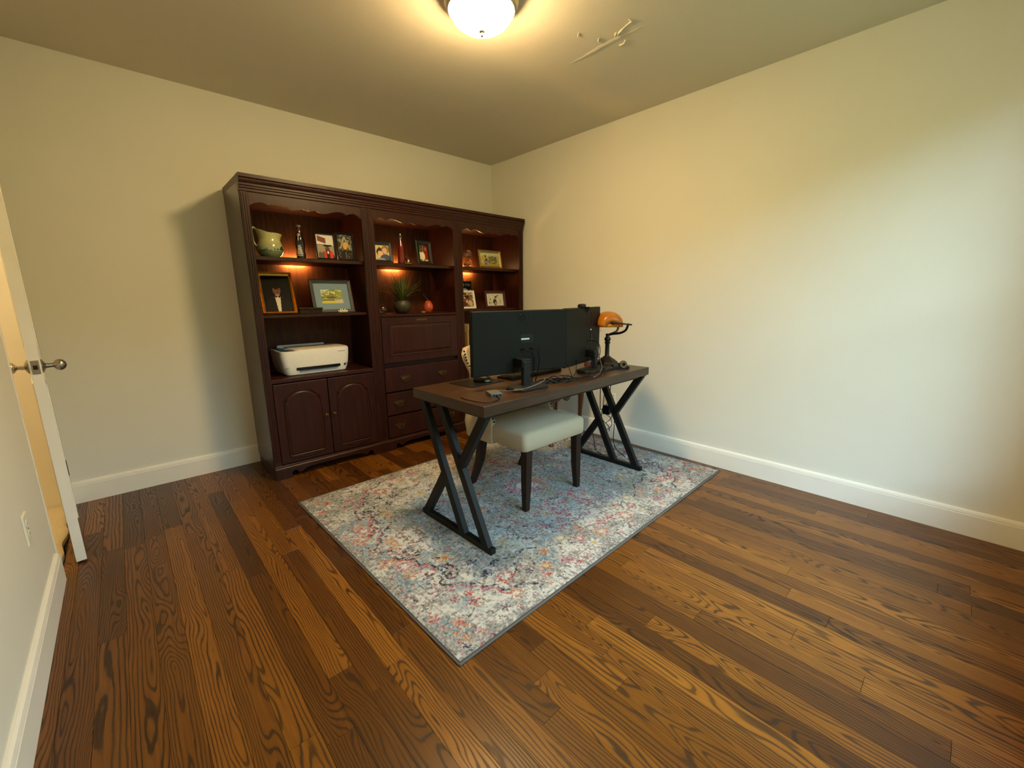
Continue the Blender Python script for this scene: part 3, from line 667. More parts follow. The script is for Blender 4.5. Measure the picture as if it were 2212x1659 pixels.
# ------------------------------------------------------------------ printer
t = thing('printer', 'white desktop inkjet printer with slate blue control panel on the bookcase deck', 'printer', (-2.052, -.275, DECK), 0)
def rrect(w, d, r, z, n=5, cy=0):
    pts = []
    for sx, sy, a0 in ((1, 1, 0), (-1, 1, PI/2), (-1, -1, PI), (1, -1, 1.5*PI)):
        for q in range(n+1):
            a = a0+PI/2*q/n; pts.append((sx*(w/2-r)+r*math.cos(a), cy+sy*(d/2-r)+r*math.sin(a), z))
    return pts
secs = [(.400, .270, .030, 0), (.424, .286, .036, .006), (.446, .298, .040, .030), (.466, .306, .042, .075), (.478, .308, .042, .125), (.482, .308, .042, .168), (.480, .306, .042, .174)]
obj('body', MB().loft([rrect(*s) for s in secs]), M['whiteplastic'], t, smooth=True, angle=35)
obj('scanner_lid', MB().loft([rrect(.385, .292, .032, .1742, 5, .0), rrect(.383, .290, .032, .180, 5, .0), rrect(.372, .280, .030, .183, 5, .0)]).xf() , M['lidbeige'], t, smooth=True, angle=35).location = (.043, 0, 0)
cp = MB(); cp.prism([(-.228, -.120), (-.200, -.146), (-.150, -.150), (-.178, -.02), (-.178, .13), (-.215, .13), (-.230, .10)], .1742, .1775, 'xy'); obj('control_panel', cp, M['blueplastic'], t, bevel=.001)
obj('paper_feed', MB().box(-.19, .128, .172, .15, .150, .196), M['whiteplastic'], t, bevel=.006)
obj('output_slot', MB().box(-.150, -.1560, .036, .160, -.128, .056), M['screen'], t, bevel=.004)
obj('paper_tray', MB().box(-.130, -.160, .031, .140, -.120, .0355), M['blueplastic'], t, bevel=.001)
obj('badge', MB().box(.186, -.1545, .040, .200, -.148, .054), M['screen'], t, bevel=.002)
m = MB()
for i in range(6): m.box(.150+i*.009, -.1552, .147, .156+i*.009, -.1530, .1515)
obj('lettering', m, M['greyplastic'], t)
obj('seam', MB().box(-.230, -.1515, .0585, .232, -.147, .0595), M['greyplastic'], t)

# ------------------------------------------------------------------ middle bookcase
a = Art(36, 36, (204, 184, 130), 11); a.rect(0, .3, 0, 1, (206, 190, 128)); a.ell(.42, .52, .24, .30, (66, 46, 32)); a.ell(.78, .72, .24, .24, (150, 112, 70)); a.ell(.72, .62, .16, .18, (212, 172, 140)); a.ell(.42, .42, .17, .22, (220, 184, 150)); a.ell(.72, .12, .36, .26, (72, 80, 104)); a.ell(.4, .02, .3, .14, (150, 152, 170)); a.grain()
photo_frame('black framed photo of two people cheek to cheek in the secretary bookcase', (-1.478, -.40, SH1), -.12, .165, .165, .021, M['blackframe'], a, .24)
t = thing('red_bottle', 'slim red glass bottle with clear stopper', 'bottle', (-1.299, -.37, SH1), 0)
M['redglass'] = plain('red_glass', (112, 26, 18), 0.1, 0, 0.1, Coat_Weight=.6)
obj('glass_body', MB().lathe([(.001, 0), (.027, 0), (.029, .006), (.028, .06), (.024, .12), (.018, .16), (.011, .185), (.010, .195), (.001, .196)], 24, cap=False), M['redglass'], t, smooth=True)
obj('stopper', MB().lathe([(.009, .195), (.008, .203), (.013, .209), (.014, .215), (.008, .222), (.010, .229), (.011, .236), (.007, .243), (.001, .245)], 16, cap=False), M['nickel'], t, smooth=True)
t = thing('bird_figurine', 'small dark figurine with a white spot on a pale stand before the red bottle', 'figurine', (-1.287, -.450, SH1), 0)
obj('stand', MB().lathe([(.001, 0), (.032, 0), (.030, .004), (.020, .007), (.001, .008)], 18, cap=False), M['antique'], t, smooth=True)
m = MB(); m.tube(cat([(.028, 0, .020), (.014, 0, .022), (0, 0, .026), (-.012, 0, .034), (-.016, 0, .044)], 4), [.002, .005, .008, .010, .011, .012, .0125, .0125, .012, .011, .010, .009, .008, .0075, .007, .0065, .006], 10); obj('bird_body', m, M['bronze'], t, smooth=True)
m = MB(); m.ball((-.018, 0, .050), .009, 7); m.tube([(-.025, 0, .050), (-.036, 0, .048)], [.003, .0006], 6); obj('bird_head', m, M['bronze'], t, smooth=True)
m = MB(); m.ball((.002, -.006, .022), .009, 7, 1.3); obj('breast', m, M['whiteframe'], t, smooth=True)
a = Art(30, 40, (66, 62, 44), 13); a.rect(.62, 1, 0, 1, (126, 34, 34)); a.speck((120, 116, 90), 3, .6, (0, .6, .5, 1)); a.ell(.30, .30, .28, .32, (214, 200, 170)); a.ell(.52, .32, .14, .2, (224, 214, 190)); a.ell(.30, .66, .15, .12, (92, 78, 54)); a.ell(.78, .75, .11, .10, (150, 96, 76)); a.rect(0, .35, 0, .12, (120, 100, 80)); a.ell(.75, .05, .2, .08, (190, 170, 80)); a.grain()
photo_frame('black framed photo with red uniform at the right of the secretary shelf', (-1.103, -.405, SH1), .10, .158, .198, .030, M['blackframe'], a, .14, .022)
Z3 = 1.108
t = thing('potted_plant', 'spiky dark green plant in a round olive pot', 'plant', (-1.303, -.345, Z3), 0)
pot = [(.001, .001), (.040, 0), (.050, .006), (.066, .030), (.074, .058), (.071, .082), (.058, .100), (.054, .106), (.062, .114), (.058, .116), (.050, .106), (.050, .095)]
obj('pot', MB().lathe(pot, 32, cap=False), M['pot'], t, smooth=True)
obj('soil', MB().lathe([(.051, .098), (.001, .102)], 20, cap=False), M['soil'], t)
rl = random.Random(3)
for i in range(110):
    aa = rl.uniform(0, 2*PI); L = rl.uniform(.13, .25); sp = rl.uniform(.35, 1.25) if i % 3 else rl.uniform(.05, .4); d = Vector((math.cos(aa), math.sin(aa), 0)); w = rl.uniform(.004, .0065)
    sd_ = Vector((-d.y, d.x, 0)); pts = []
    for q in range(6):
        u = q/5; rr = .010+math.sin(sp*(.6+.4*u))*L*u*.95; zz = .10+math.cos(sp*(.6+.4*u))*L*u
        ww = w*(1-u**2)+.0004; c = d*min(rr, .168)+Vector((0, 0, zz))
        if c.y > .085: c.y = .085
        pts.append([tuple(c-sd_*ww), tuple(c+d*.0012-Vector((0, 0, .001))), tuple(c+sd_*ww), tuple(c+Vector((0, 0, .0008)))])
    obj('leaf', MB().loft(pts), M['leaf'], t, smooth=True)
t = thing('glass_ornament', 'round coral glass ornament with a dark curved neck', 'ornament', (-1.068, -.375, Z3), 0)
obj('bird_body', MB().lathe([(.001, .001), (.022, .001), (.030, .008), (.042, .030), (.044, .050), (.038, .074), (.026, .094), (.012, .106), (.001, .110)], 28, cap=False), M['coral'], t, smooth=True)
M['darkglass'] = plain('dark_glass', (50, 22, 18), 0.12, Coat_Weight=.5)
obj('neck', MB().tube(cat([(.004, -.004, .100), (-.014, -.008, .112), (-.030, -.010, .128), (-.046, -.012, .146), (-.062, -.012, .152)], 5), [.011-.0004*i for i in range(21)], 10), M['darkglass'], t, smooth=True)
obj('tail', MB().tube(cat([(-.030, 0, .080), (-.044, 0, .068), (-.056, 0, .054), (-.066, 0, .050)], 5), [.008-.0004*i for i in range(16)], 8), M['darkglass'], t, smooth=True)
obj('foot', MB().box(-.072, -.012, 0, -.034, .012, .012), M['antique'], t, bevel=.003)
t = thing('glass_paperweight', 'clear round glass paperweight on the left of the secretary counter', 'paperweight', (-1.512, -.41, Z3), 0)
obj('globe', MB().lathe([(.001, .004), (.022, .004), (.034, .020), (.037, .040), (.032, .058), (.018, .072), (.001, .077)], 24, cap=False), M['clear'], t, smooth=True)
obj('base', MB().lathe([(.001, 0), (.026, 0), (.026, .005), (.001, .006)], 20, cap=False), M['bronze'], t, smooth=True)
obj('flower_inclusion', MB().ball((0, 0, .034), .016, 8), M['redframe'], t, smooth=True)

# ------------------------------------------------------------------ right bookcase
t = thing('hourglass', 'round clear glass ornament with an amber base beside the antique gold frame', 'hourglass', (-.622, -.37, SH1), 0)
obj('glass_bulbs', MB().lathe([(.001, .012), (.030, .016), (.042, .035), (.036, .056), (.018, .070), (.006, .077), (.018, .084), (.038, .100), (.046, .120), (.040, .140), (.022, .152), (.001, .155)], 28, cap=False), M['clear'], t, smooth=True)
obj('sand', MB().lathe([(.001, .014), (.028, .018), (.038, .034), (.026, .048), (.001, .055)], 20, cap=False), M['sand'], t, smooth=True)
obj('base', MB().lathe([(.001, 0), (.040, 0), (.040, .006), (.030, .012), (.001, .012)], 24, cap=False), M['brass'], t, smooth=True)
a = Art(44, 32, (176, 172, 116), 17); a.rect(0, 1, .6, 1, (190, 190, 150)); a.ell(.62, .45, .30, .32, (110, 106, 74)); a.speck((160, 152, 90), 3, .55, (.35, 1, .15, .8)); a.rect(0, 1, 0, .18, (170, 146, 60)); a.ell(.26, .40, .08, .30, (50, 54, 66)); a.ell(.27, .74, .055, .08, (74, 54, 40)); a.ell(.30, .30, .14, .10, (130, 136, 150)); a.ell(.16, .6, .12, .2, (190, 160, 70)); a.grain()
photo_frame('antique gold framed photo of a person standing by trees', (-.352, -.385, SH1), -.03, .272, .175, .024, M['antique'], a, .18, .016, step=True)
t = thing('greeting_card', 'navy card with cream lettering and a moon behind the white frame', 'card', (-.542, -.235, SH2), 0)
a = Art(34, 52, (24, 34, 48), 19); a.ell(.40, .58, .40, .16, (214, 208, 200), .3); a.ell(.30, .62, .08, .04, (186, 182, 178)); a.ell(.88, .68, .03, .02, (190, 190, 190)); a.rect(0, 1, .0, .05, (60, 70, 90))
me = print_mesh('card_front', a, .155, .262, 0); me.transform(Matrix.Rotation(-.10, 4, 'X')); link('card_front', me, M['photo'], t)
m = MB().xf(Matrix.Rotation(-.10, 4, 'X')); m.box(-.0775, .0005, 0, .0775, .002, .262); obj('card_back', m, M['paper'], t)
tm = text_mesh('E YOU', .030, .0002); tm.transform(Matrix.Rotation(-.10, 4, 'X') @ tr(.018, -.0008, .228, rx=PI/2)); link('lettering', tm, M['whiteframe'], t)
a = Art(30, 32, (120, 88, 60), 21); a.speck((70, 44, 30), 3, .5); a.ell(.5, .60, .16, .18, (96, 58, 40)); a.ell(.5, .78, .18, .14, (40, 26, 20)); a.speck((206, 178, 150), 3, .66); a.ell(.75, .25, .2, .2, (196, 170, 140)); a.ell(.25, .2, .2, .2, (90, 50, 40)); a.grain()
photo_frame('white framed brown family photo below the navy card', (-.638, -.385, SH2), -.06, .164, .170, .018, M['whiteframe'], a, .22)
a = Art(44, 32, (218, 210, 190), 23); a.ell(.50, .30, .12, .26, (60, 60, 54)); a.ell(.53, .62, .07, .16, (74, 74, 66)); a.tri([(.56, .62), (.72, .80), (.68, .86), (.52, .72)], (60, 58, 52)); a.ell(.22, .25, .10, .18, (104, 102, 92)); a.ell(.24, .5, .05, .12, (150, 146, 130)); a.ell(.80, .36, .05, .2, (170, 164, 146)); a.speck((206, 198, 178), 3, .6, (.1, .9, .1, .9)); a.grain(.06)
photo_frame('mahogany framed ink drawing at the right end of the right bookcase', (-.290, -.375, SH2), -.05, .255, .168, .022, M['redframe'], a, .16)
# books standing on the deck, partly behind the chair
M['spine0'] = plain('cream_spine', (176, 156, 104), 0.6); M['spine1'] = plain('gold_spine', (164, 122, 54), 0.5); M['spine2'] = plain('brown_spine', (58, 40, 24), 0.6); M['pages'] = plain('page_edges', (206, 190, 150), 0.8)
bx = -.700
for i, (w, h, d, mt, lb) in enumerate([(.013, .215, .18, 'spine1', 'short gold spined book at the left end of the book row'), (.017, .285, .21, 'spine0', 'tall cream spined book second in the book row'), (.009, .235, .19, 'spine2', 'thin short brown book third in the book row'), (.015, .292, .21, 'spine0', 'tallest cream spined book in the middle of the row'), (.017, .245, .19, 'spine1', 'gold spined book right of the tallest cream one'),
                                  (.013, .285, .20, 'spine0', 'tall cream spined book sixth in the row'), (.015, .275, .20, 'spine2', 'tall brown book seventh in the row, behind the monitor'), (.019, .26, .2, 'spine1', 'thick gold spined book at the right end of the row')]):
    w *= .62; bx += w/2+.0024
    t = thing('book', lb, 'book', (bx, -.43, DECK), 0, 'books on the deck of the right bookcase')
    m = MB(); m.box(-w/2, 0, 0, -w/2+.0018, d, h); m.box(w/2-.0018, 0, 0, w/2, d, h); m.box(-w/2, 0, 0, w/2, .002, h); obj('cover', m, M[mt], t, bevel=.0006)
    obj('pages', MB().box(-w/2+.0018, .002, .003, w/2-.0018, d-.004, h-.003), M['pages'], t)
    bx += w/2

# ------------------------------------------------------------------ rug
RGX, RGY, RGR = -1.253, -1.763, math.radians(1.2); RL, RW = 2.31, 1.635; RT = .009
def rug_colors(nx, ny):
    X = np.linspace(-RL/2, RL/2, nx)[:, None]*np.ones((1, ny)); Y = np.linspace(-RW/2, RW/2, ny)[None, :]*np.ones((nx, 1))
    sx = RL/nx; N = lambda mm, seed: vnoise(nx, ny, max(1.0, mm/1000/sx), seed)
    L = {k: np.array(lin(v)) for k, v in dict(ivory=(230, 225, 213), grey=(138, 134, 128), dgrey=(92, 88, 85), blue=(150, 172, 184), teal=(112, 148, 160), navy=(40, 44, 64), pink=(190, 84, 104), red=(194, 72, 62), orange=(206, 126, 74), yellow=(206, 178, 108), olive=(158, 154, 112), plum=(98, 54, 80), white=(236, 232, 224), brown=(124, 84, 64)).items()}
    c = np.zeros((nx, ny, 3)); sm = lambda a, lo, hi: np.clip((a-lo)/(hi-lo), 0, 1)
    def blend(mask, col): c[:] = c*(1-mask[:, :, None]) + col*mask[:, :, None]
    # distressed ground
    big = .6*N(160, 1)+.4*N(60, 2); fine = .6*np.abs(N(20, 3)-.5)*2+.4*N(9, 4)
    c[:] = L['ivory']; blend(sm(.60*big+.40*fine, .40, .50)*.80, L['grey'])
    ax, ay = np.abs(X), np.abs(Y)
    d_edge = np.minimum(RL/2-ax, RW/2-ay)
    # medallion field: cool greys and blues
    med = sm(1-np.sqrt((ax/.50)**2+(ay/.50)**2)+(N(70, 5)-.5)*.5, 0, .22)
    blend(med*(.32+.40*sm(N(45, 6), .4, .6)), L['blue'])
    blend(med*sm(N(60, 7), .58, .70)*.5, L['olive'])
    for px, py, r in ((.92, .24, .10), (1.06, .03, .09), (.965, .32, .10), (1.08, .64, .09), (1.09, .30, .07), (.90, .56, .09), (.72, .17, .13), (.66, .0, .12), (.30, .45, .10), (.48, .62, .08), (.55, .30, .12)):
        g_ = np.exp(-(((ax-px)/r)**2+((ay-py)/r)**2)); blend(np.clip(g_*1.4, 0, 1)*sm(N(30, 8), .38, .55)*.75, L['teal'] if r < .095 else L['blue'])
    for px, py in ((.745, .02), (.76, .27), (.58, .47), (.30, .20)):
        g_ = np.exp(-(((ax-px)/.10)**2+((ay-py)/.10)**2)); blend(g_*sm(N(30, 9), .45, .6)*.6, L['olive'])
    # vines: thin dark broken lines everywhere
    r1 = np.abs(N(46, 11)-.5); r2 = np.abs(N(30, 12)-.5); r3 = np.abs(N(70, 13)-.5)
    brk = sm(N(34, 14), .44, .54); brk2 = sm(N(38, 15), .50, .58)
    blend(sm(.028-r1, 0, .020)*brk*.72, L['dgrey']); blend(sm(.028-r2, 0, .02)*brk2*.60, L['grey']); blend(sm(.016-r3, 0, .012)*brk2*.85, L['navy'])
    blend(sm(.024-np.abs(N(26, 16)-.5), 0, .02)*sm(N(50, 17), .52, .60)*.7, L['white'])
    blend(sm(N(13, 18), .74, .82)*sm(N(60, 19), .5, .6)*.7, L['brown']); blend(sm(N(14, 20), .78, .84)*sm(N(90, 21), .5, .58)*.8, L['pink'])
    blend(sm(N(12, 22), .80, .86)*.75, L['navy']*1.6)
    worn = sm(N(9, 23), .25, .55)
    JX = (N(11, 31)-.5)*.006; JY = (N(11, 32)-.5)*.006; wv = sm(N(8, 33), .15, .30)
    def flower(px, py, r, col, cen=None, k=6, a=.92):
        r = r*1.15; dx, dy = ax-px+JX, ay-py+JY; rr = np.hypot(dx, dy); th = np.arctan2(dy, dx)
        m_ = (rr < r*(.68+.32*np.cos(k*th)))*wv; blend(m_*a, L[col])
        blend(((rr > r*(.68+.32*np.cos(k*th))) & (rr < r*(.80+.32*np.cos(k*th))))*wv*.5, L['white'])
        if cen: blend((rr < r*.36)*.95, L[cen])
    def blossom(px, py, r, col, cen):      # ring of petals round a pale heart
        for i in range(7):
            a_ = i*2*PI/7+px*5; flower(px+r*.72*math.cos(a_), py+r*.72*math.sin(a_), r*.36, col, None, 3)
        flower(px, py, r*.46, cen, None, 5, .8)
    def line(P, w, col, a=.95):
        dmin = np.full((nx, ny), 9.0)
        xs = [p[0] for p in P]; ys = [p[1] for p in P]
        sel = (ax > min(xs)-.03) & (ax < max(xs)+.03) & (ay > min(ys)-.03) & (ay < max(ys)+.03)
        qx, qy = (ax+JX*.5)[sel], (ay+JY*.5)[sel]; dm = np.full(qx.shape, 9.0)
        for (a0, b0), (a1, b1) in zip(P[:-1], P[1:]):
            ex, ey = a1-a0, b1-b0; t_ = np.clip(((qx-a0)*ex+(qy-b0)*ey)/(ex*ex+ey*ey+1e-12), 0, 1); dm = np.minimum(dm, np.hypot(qx-a0-t_*ex, qy-b0-t_*ey))
        dmin[sel] = dm; blend((dmin < w*1.3)*sm(N(16, 34), .18, .28)*a, L[col])
    # border rosettes
    for i in range(24):
        u = -1.10+2.2*i/23; flower(abs(u), RW/2-.055, .013, ('red', 'navy', 'orange', 'plum')[i % 4], 'ivory' if i % 2 else None, 5, .8)
    for i in range(16):
        v = -.74+1.48*i/15; flower(RL/2-.055, abs(v), .013, ('navy', 'orange', 'pink', 'red')[i % 4], None, 5, .8)
    line([(0, RW/2-.095), (RL/2-.095, RW/2-.095), (RL/2-.095, 0)], .0025, 'grey', .8); blend(sm(.045-d_edge, 0, .02)*sm(N(12, 51), .42, .52)*.8, L['grey'])
    # main motifs, mirrored into the four quarters
    f = lambda *p: [(abs(a), abs(b)) for a, b in p]
    line(f((-.941, .375), (-.930, .40), (-.905, .405), (-.88, .384), (-.884, .345), (-.898, .325), (-.913, .335), (-.908, .355)), .0042, 'navy'); line(f((-.875, .251), (-.850, .29), (-.856, .33), (-.866, .357)), .0040, 'navy')
    line(f((-.921, .178), (-.95, .165), (-.956, .111), (-.985, .102), (-1.002, .044), (-1.022, .045), (-1.053, .011)), .0052, 'navy'); line(f((-.935, .178), (-.962, .165), (-.968, .111), (-.997, .102), (-1.012, .05)), .0042, 'pink')
    z2_ = f((-1.011, -.112), (-1.009, -.145), (-.981, -.149), (-.981, -.181), (-.952, -.186), (-.961, -.233), (-.953, -.264), (-.92, -.255), (-.918, -.321)); line(z2_, .0052, 'navy'); line([(a+.013, b+.012) for a, b in z2_], .0044, 'red')
    line(f((-.918, -.321), (-.887, -.321), (-.860, -.345), (-.853, -.378), (-.860, -.412), (-.878, -.434), (-.90, -.438), (-.918, -.428), (-.922, -.408), (-.913, -.395), (-.900, -.394), (-.893, -.404), (-.899, -.416)), .0048, 'navy')
    line(f((-.883, -.380), (-.915, -.376), (-.936, -.392), (-.945, -.414), (-.964, -.420), (-.966, -.440), (-.955, -.453)), .0045, 'navy')
    z3_ = f((-.955, -.453), (-.918, -.477), (-.894, -.486), (-.876, -.525), (-.844, -.536), (-.847, -.579), (-.824, -.59), (-.8, -.6), (-.804, -.642), (-.785, -.667), (-.754, -.671), (-.707, -.678), (-.666, -.725)); line(z3_, .0050, 'navy'); line([(a+.010, b+.015) for a, b in z3_[:-2]], .0042, 'pink')
    line(f((-.43, -.117), (-.401, -.182), (-.363, -.307), (-.321, -.397), (-.278, -.424), (-.261, -.507), (-.18, -.50), (-.098, -.519), (-.03, -.49), (0, -.52)), .0034, 'pink')
    line(f((-.48, -.25), (-.44, -.33), (-.47, -.42), (-.42, -.47)), .0030, 'navy'); line(f((-.62, -.56), (-.70, -.62), (-.76, -.60)), .0035, 'navy'); line(f((-.20, -.60), (-.28, -.57), (-.36, -.60), (-.42, -.57)), .003, 'navy'); line(f((-.927, -.62), (-.97, -.66), (-1.03, -.68), (-1.06, -.74)), .0032, 'dgrey'); line(f((-.68, .47), (-.60, .52), (-.52, .50), (-.46, .55)), .0034, 'navy')
    for px, py in ((.062, .247), (.107, .292), (.101, .351), (.073, .407), (.113, .427), (.026, .329), (.15, .284), (.108, .345), (.125, .402), (.103, .45), (.184, .45), (.215, .31), (.24, .25)): flower(px, py, .025, 'pink', None, 4)
    for px, py, r, col, cen in ((1.017, .212, .040, 'pink', 'white'), (.732, .593, .044, 'red', 'white'), (1.055, .139, .034, 'orange', 'white'), (1.022, .277, .034, 'orange', 'yellow'), (.438, .709, .032, 'pink', 'plum'), (.116, .682, .044, 'orange', 'white'), (.851, .032, .062, 'brown', 'white'), (.249, .64, .030, 'red', 'ivory'), (.77, .70, .030, 'orange', 'ivory')): blossom(px, py, r, col, cen)
    for px, py, r, col, cen, k_ in ((1.043, .669, .034, 'orange', 'red', 6), (1.10, .587, .026, 'red', None, 5), (1.088, .705, .018, 'orange', None, 4), (1.069, .743, .020, 'orange', None, 4), (.965, .029, .034, 'orange', 'yellow', 5), (.975, .353, .030, 'plum', None, 4), (1.077, .109, .026, 'pink', 'yellow', 3),
                                (.844, .284, .036, 'yellow', 'orange', 5), (.558, .379, .034, 'yellow', None, 5), (.977, .546, .024, 'red', 'plum', 6), (.927, .618, .028, 'red', 'plum', 6), (.91, .562, .022, 'red', None, 5), (.77, .407, .028, 'navy', None, 4), (.711, .48, .026, 'navy', None, 5), (.781, .516, .028, 'navy', None, 3), (1.10, .519, .016, 'navy', None, 4), (1.09, .79, .018, 'navy', None, 5),
                                (.68, .472, .018, 'navy', None, 4), (.911, .152, .018, 'navy', None, 3), (.643, .557, .020, 'navy', None, 4), (.168, .361, .026, 'orange', None, 5), (.17, .573, .026, 'orange', 'brown', 6), (.47, .587, .030, 'orange', None, 5), (.542, .666, .034, 'orange', 'yellow', 6), (.039, .629, .032, 'pink', None, 4), (.229, .717, .032, 'white', 'yellow', 6), (.319, .57, .036, 'yellow', 'white', 8), (.587, .713, .026, 'red', None, 5), (.628, .639, .022, 'navy', None, 5), (.015, .257, .024, 'navy', None, 5), (.477, .354, .022, 'plum', 'ivory', 5), (.45, .44, .02, 'plum', None, 5), (.36, .36, .02, 'navy', None, 4), (.52, .20, .026, 'pink', None, 5), (.40, .05, .03, 'orange', None, 5), (.60, .14, .022, 'navy', None, 4), (.30, .12, .02, 'red', None, 4), (.86, .73, .02, 'plum', None, 5), (.40, .76, .016, 'red', None, 4), (.24, .78, .015, 'navy', None, 4)): flower(px, py, r, col, cen, k_)
    # central medallion
    rr = np.hypot(ax/.155, ay/.125); th = np.arctan2(Y, X)
    blend(((rr < 1+.16*np.cos(10*th)) & (rr > .42))*sm(N(13, 41), .38, .52)*.85, L['pink']); blend(((rr < 1.05) & (rr > .5) & (X > .06))*sm(N(13, 42), .45, .58)*.8, L['orange']); blend((rr < .40)*.85, L['white'])
    # wear
    blend((1-worn)*.22, L['ivory']); blend(sm(N(7, 43), .62, .74)*.35, L['white']); blend(sm(N(7, 44), .66, .78)*.35, L['dgrey']); blend(sm(.05-np.abs(N(12, 45)-.5), 0, .03)*sm(N(40, 46), .40, .55)*.55, L['white'])
    blend((d_edge < .006)*1.0, L['dgrey']); return c*0.66
nx, ny = 820, 580
xs = np.linspace(-RL/2, RL/2, nx); ys = np.linspace(-RW/2, RW/2, ny)
GX, GY = np.meshgrid(xs, ys, indexing='ij'); GZ = RT + .0012*(vnoise(nx, ny, 2.2, 77)-.5)
GZ[0, :] = GZ[-1, :] = GZ[:, 0] = GZ[:, -1] = .003
verts = np.stack([GX, GY, GZ], -1).reshape(-1, 3)
I = (np.arange(nx-1)[:, None]*ny+np.arange(ny-1)[None, :]).ravel(); quads = np.stack([I, I+ny, I+ny+1, I+1], 1)
me = bpy.data.meshes.new('pile'); me.vertices.add(len(verts)); me.vertices.foreach_set('co', verts.astype(np.float32).ravel())
me.loops.add(len(quads)*4); me.polygons.add(len(quads)); me.loops.foreach_set('vertex_index', quads.astype(np.int32).ravel()); me.polygons.foreach_set('loop_start', (np.arange(len(quads))*4).astype(np.int32)); me.update(calc_edges=True)
ca = me.color_attributes.new('paint', 'FLOAT_COLOR', 'POINT'); rc = np.ones((nx*ny, 4), np.float32); rc[:, :3] = rug_colors(nx, ny).reshape(-1, 3); ca.data.foreach_set('color', rc.ravel())
t = thing('rug', 'distressed floral medallion rug in ivory, grey and blue', 'rug', (RGX, RGY, 0), RGR)
link('pile', me, M['rug'], t, smooth=True, angle=180)
m = MB(); a, b = RL/2, RW/2
for P, Q in (((-a, -b), (a, -b)), ((a, -b), (a, b)), ((a, b), (-a, b)), ((-a, b), (-a, -b))): m.tube([(P[0], P[1], .0042), (Q[0], Q[1], .0042)], .0042, 8)
obj('binding', m, M['binding'], t, smooth=True)
obj('backing', MB().box(-a, -b, .0, a, b, .0025), M['binding'], t)

# ------------------------------------------------------------------ desk
DZ = .754; DT = .052; DRZ = math.radians(1.4); DCX, DCY = -1.2065, -1.8925; DL, DD = 1.484, .594
def onto(lx, ly, z=DZ): return (DCX+lx*math.cos(DRZ)-ly*math.sin(DRZ), DCY+lx*math.sin(DRZ)+ly*math.cos(DRZ), z)
t = thing('desk', 'rustic brown wood desk on black crossed metal legs', 'desk', (DCX, DCY, RT), DRZ); z_ = -RT
obj('desktop', MB().box(-DL/2, -DD/2, DZ-DT+z_, DL/2, DD/2, DZ+z_), M['desk'], t, bevel=.0025)
m = MB(); m.box(-DL/2+.03, -DD/2+.04, DZ-DT-.022+z_, DL/2-.03, -DD/2+.07, DZ-DT+z_); m.box(-DL/2+.03, DD/2-.07, DZ-DT-.022+z_, DL/2-.03, DD/2-.04, DZ-DT+z_)
obj('under_rail', m, M['blackmetal'], t, bevel=.001)
for s in (-1, 1):
    lx = s*.7055; top = DZ-DT-.004+z_
    obj('top_plate', MB().box(lx-.022, -.285, top-.006, lx+.022, .285, top+.004), M['blackmetal'], t)
    obj('base_bar', MB().box(lx-.016, -.300, 0, lx+.016, .300, .030), M['blackmetal'], t, bevel=.0015)
    for (ya, za), (yb, zb) in (((.2545, top), (-.078, .012)), ((.0895, top), (-.262, .012)), ((-.262, top), (-.060, .375)), ((.076, .300), (.272, .012))):
        obj('leg_bar', MB().bar((lx, ya, za), (lx, yb, zb), .031, .046), M['blackmetal'], t, bevel=.0015)

# ------------------------------------------------------------------ monitors (back towards the camera)
def monitor(loc, rz, w, h, zb, neck, base, baserz, label, stick, bulge, group='computer monitors'):
    t = thing('monitor', label, 'monitor', (*loc, DZ), rz, group)
    q = lambda a, b, y, dz=0: [(-a/2, y, zb+(h-b)/2+dz), (a/2, y, zb+(h-b)/2+dz), (a/2, y, zb+(h+b)/2+dz), (-a/2, y, zb+(h+b)/2+dz)]
    obj('shell', MB().loft([q(w, h, .026), q(w, h, .008), q(w-.012, h-.010, 0), q(w*.55, h*.6, -bulge, -.01)]), M['monitor'], t, smooth=True, angle=20)
    obj('screen', MB().loft([q(w-.012, h-.018, .0255, .004), q(w-.012, h-.018, .0275, .004)]), M['screen'], t)
    nx_, ny_ = neck
    obj('neck', MB().box(nx_-.022, ny_-.014, .016, nx_+.022, ny_+.014, zb+.075), M['darkgrey'], t, bevel=.003)
    obj('hinge_block', MB().box(nx_-.030, ny_-.010, zb+.042, nx_+.030, -bulge*.5, zb+.086), M['blackplastic'], t, bevel=.004)
    bw_, bd_ = base; m = MB().xf(tr(nx_+.0, ny_+.0, 0, rz=baserz)); c1 = .035
    poly = [(-bw_/2, -bd_/2+c1), (-bw_/2+c1, -bd_/2), (bw_/2-.01, -bd_/2), (bw_/2, -bd_/2+.01), (bw_/2, bd_/2-.01), (bw_/2-.01, bd_/2), (-bw_/2+c1, bd_/2), (-bw_/2, bd_/2-c1)]
    m.loft([[(a, b, .0005) for a, b in poly], [(a, b, .012) for a, b in poly], [(a*.93, b*.86, .020) for a, b in poly]]); obj('base', m, M['darkgrey'], t, bevel=.001)
    return t
M1 = monitor((-1.4925, -1.992), math.radians(-12), .600, .336, .073, (-.030, -.082), (.215, .135), math.radians(8), 'left black monitor seen from behind, paper label on its back', True, .004)
M2 = monitor((-.8825, -1.940), math.radians(13.6), .520, .358, .052, (.030, -.062), (.27, .135), math.radians(-14), 'right black monitor seen from behind, webcam clipped on top', False, .012)
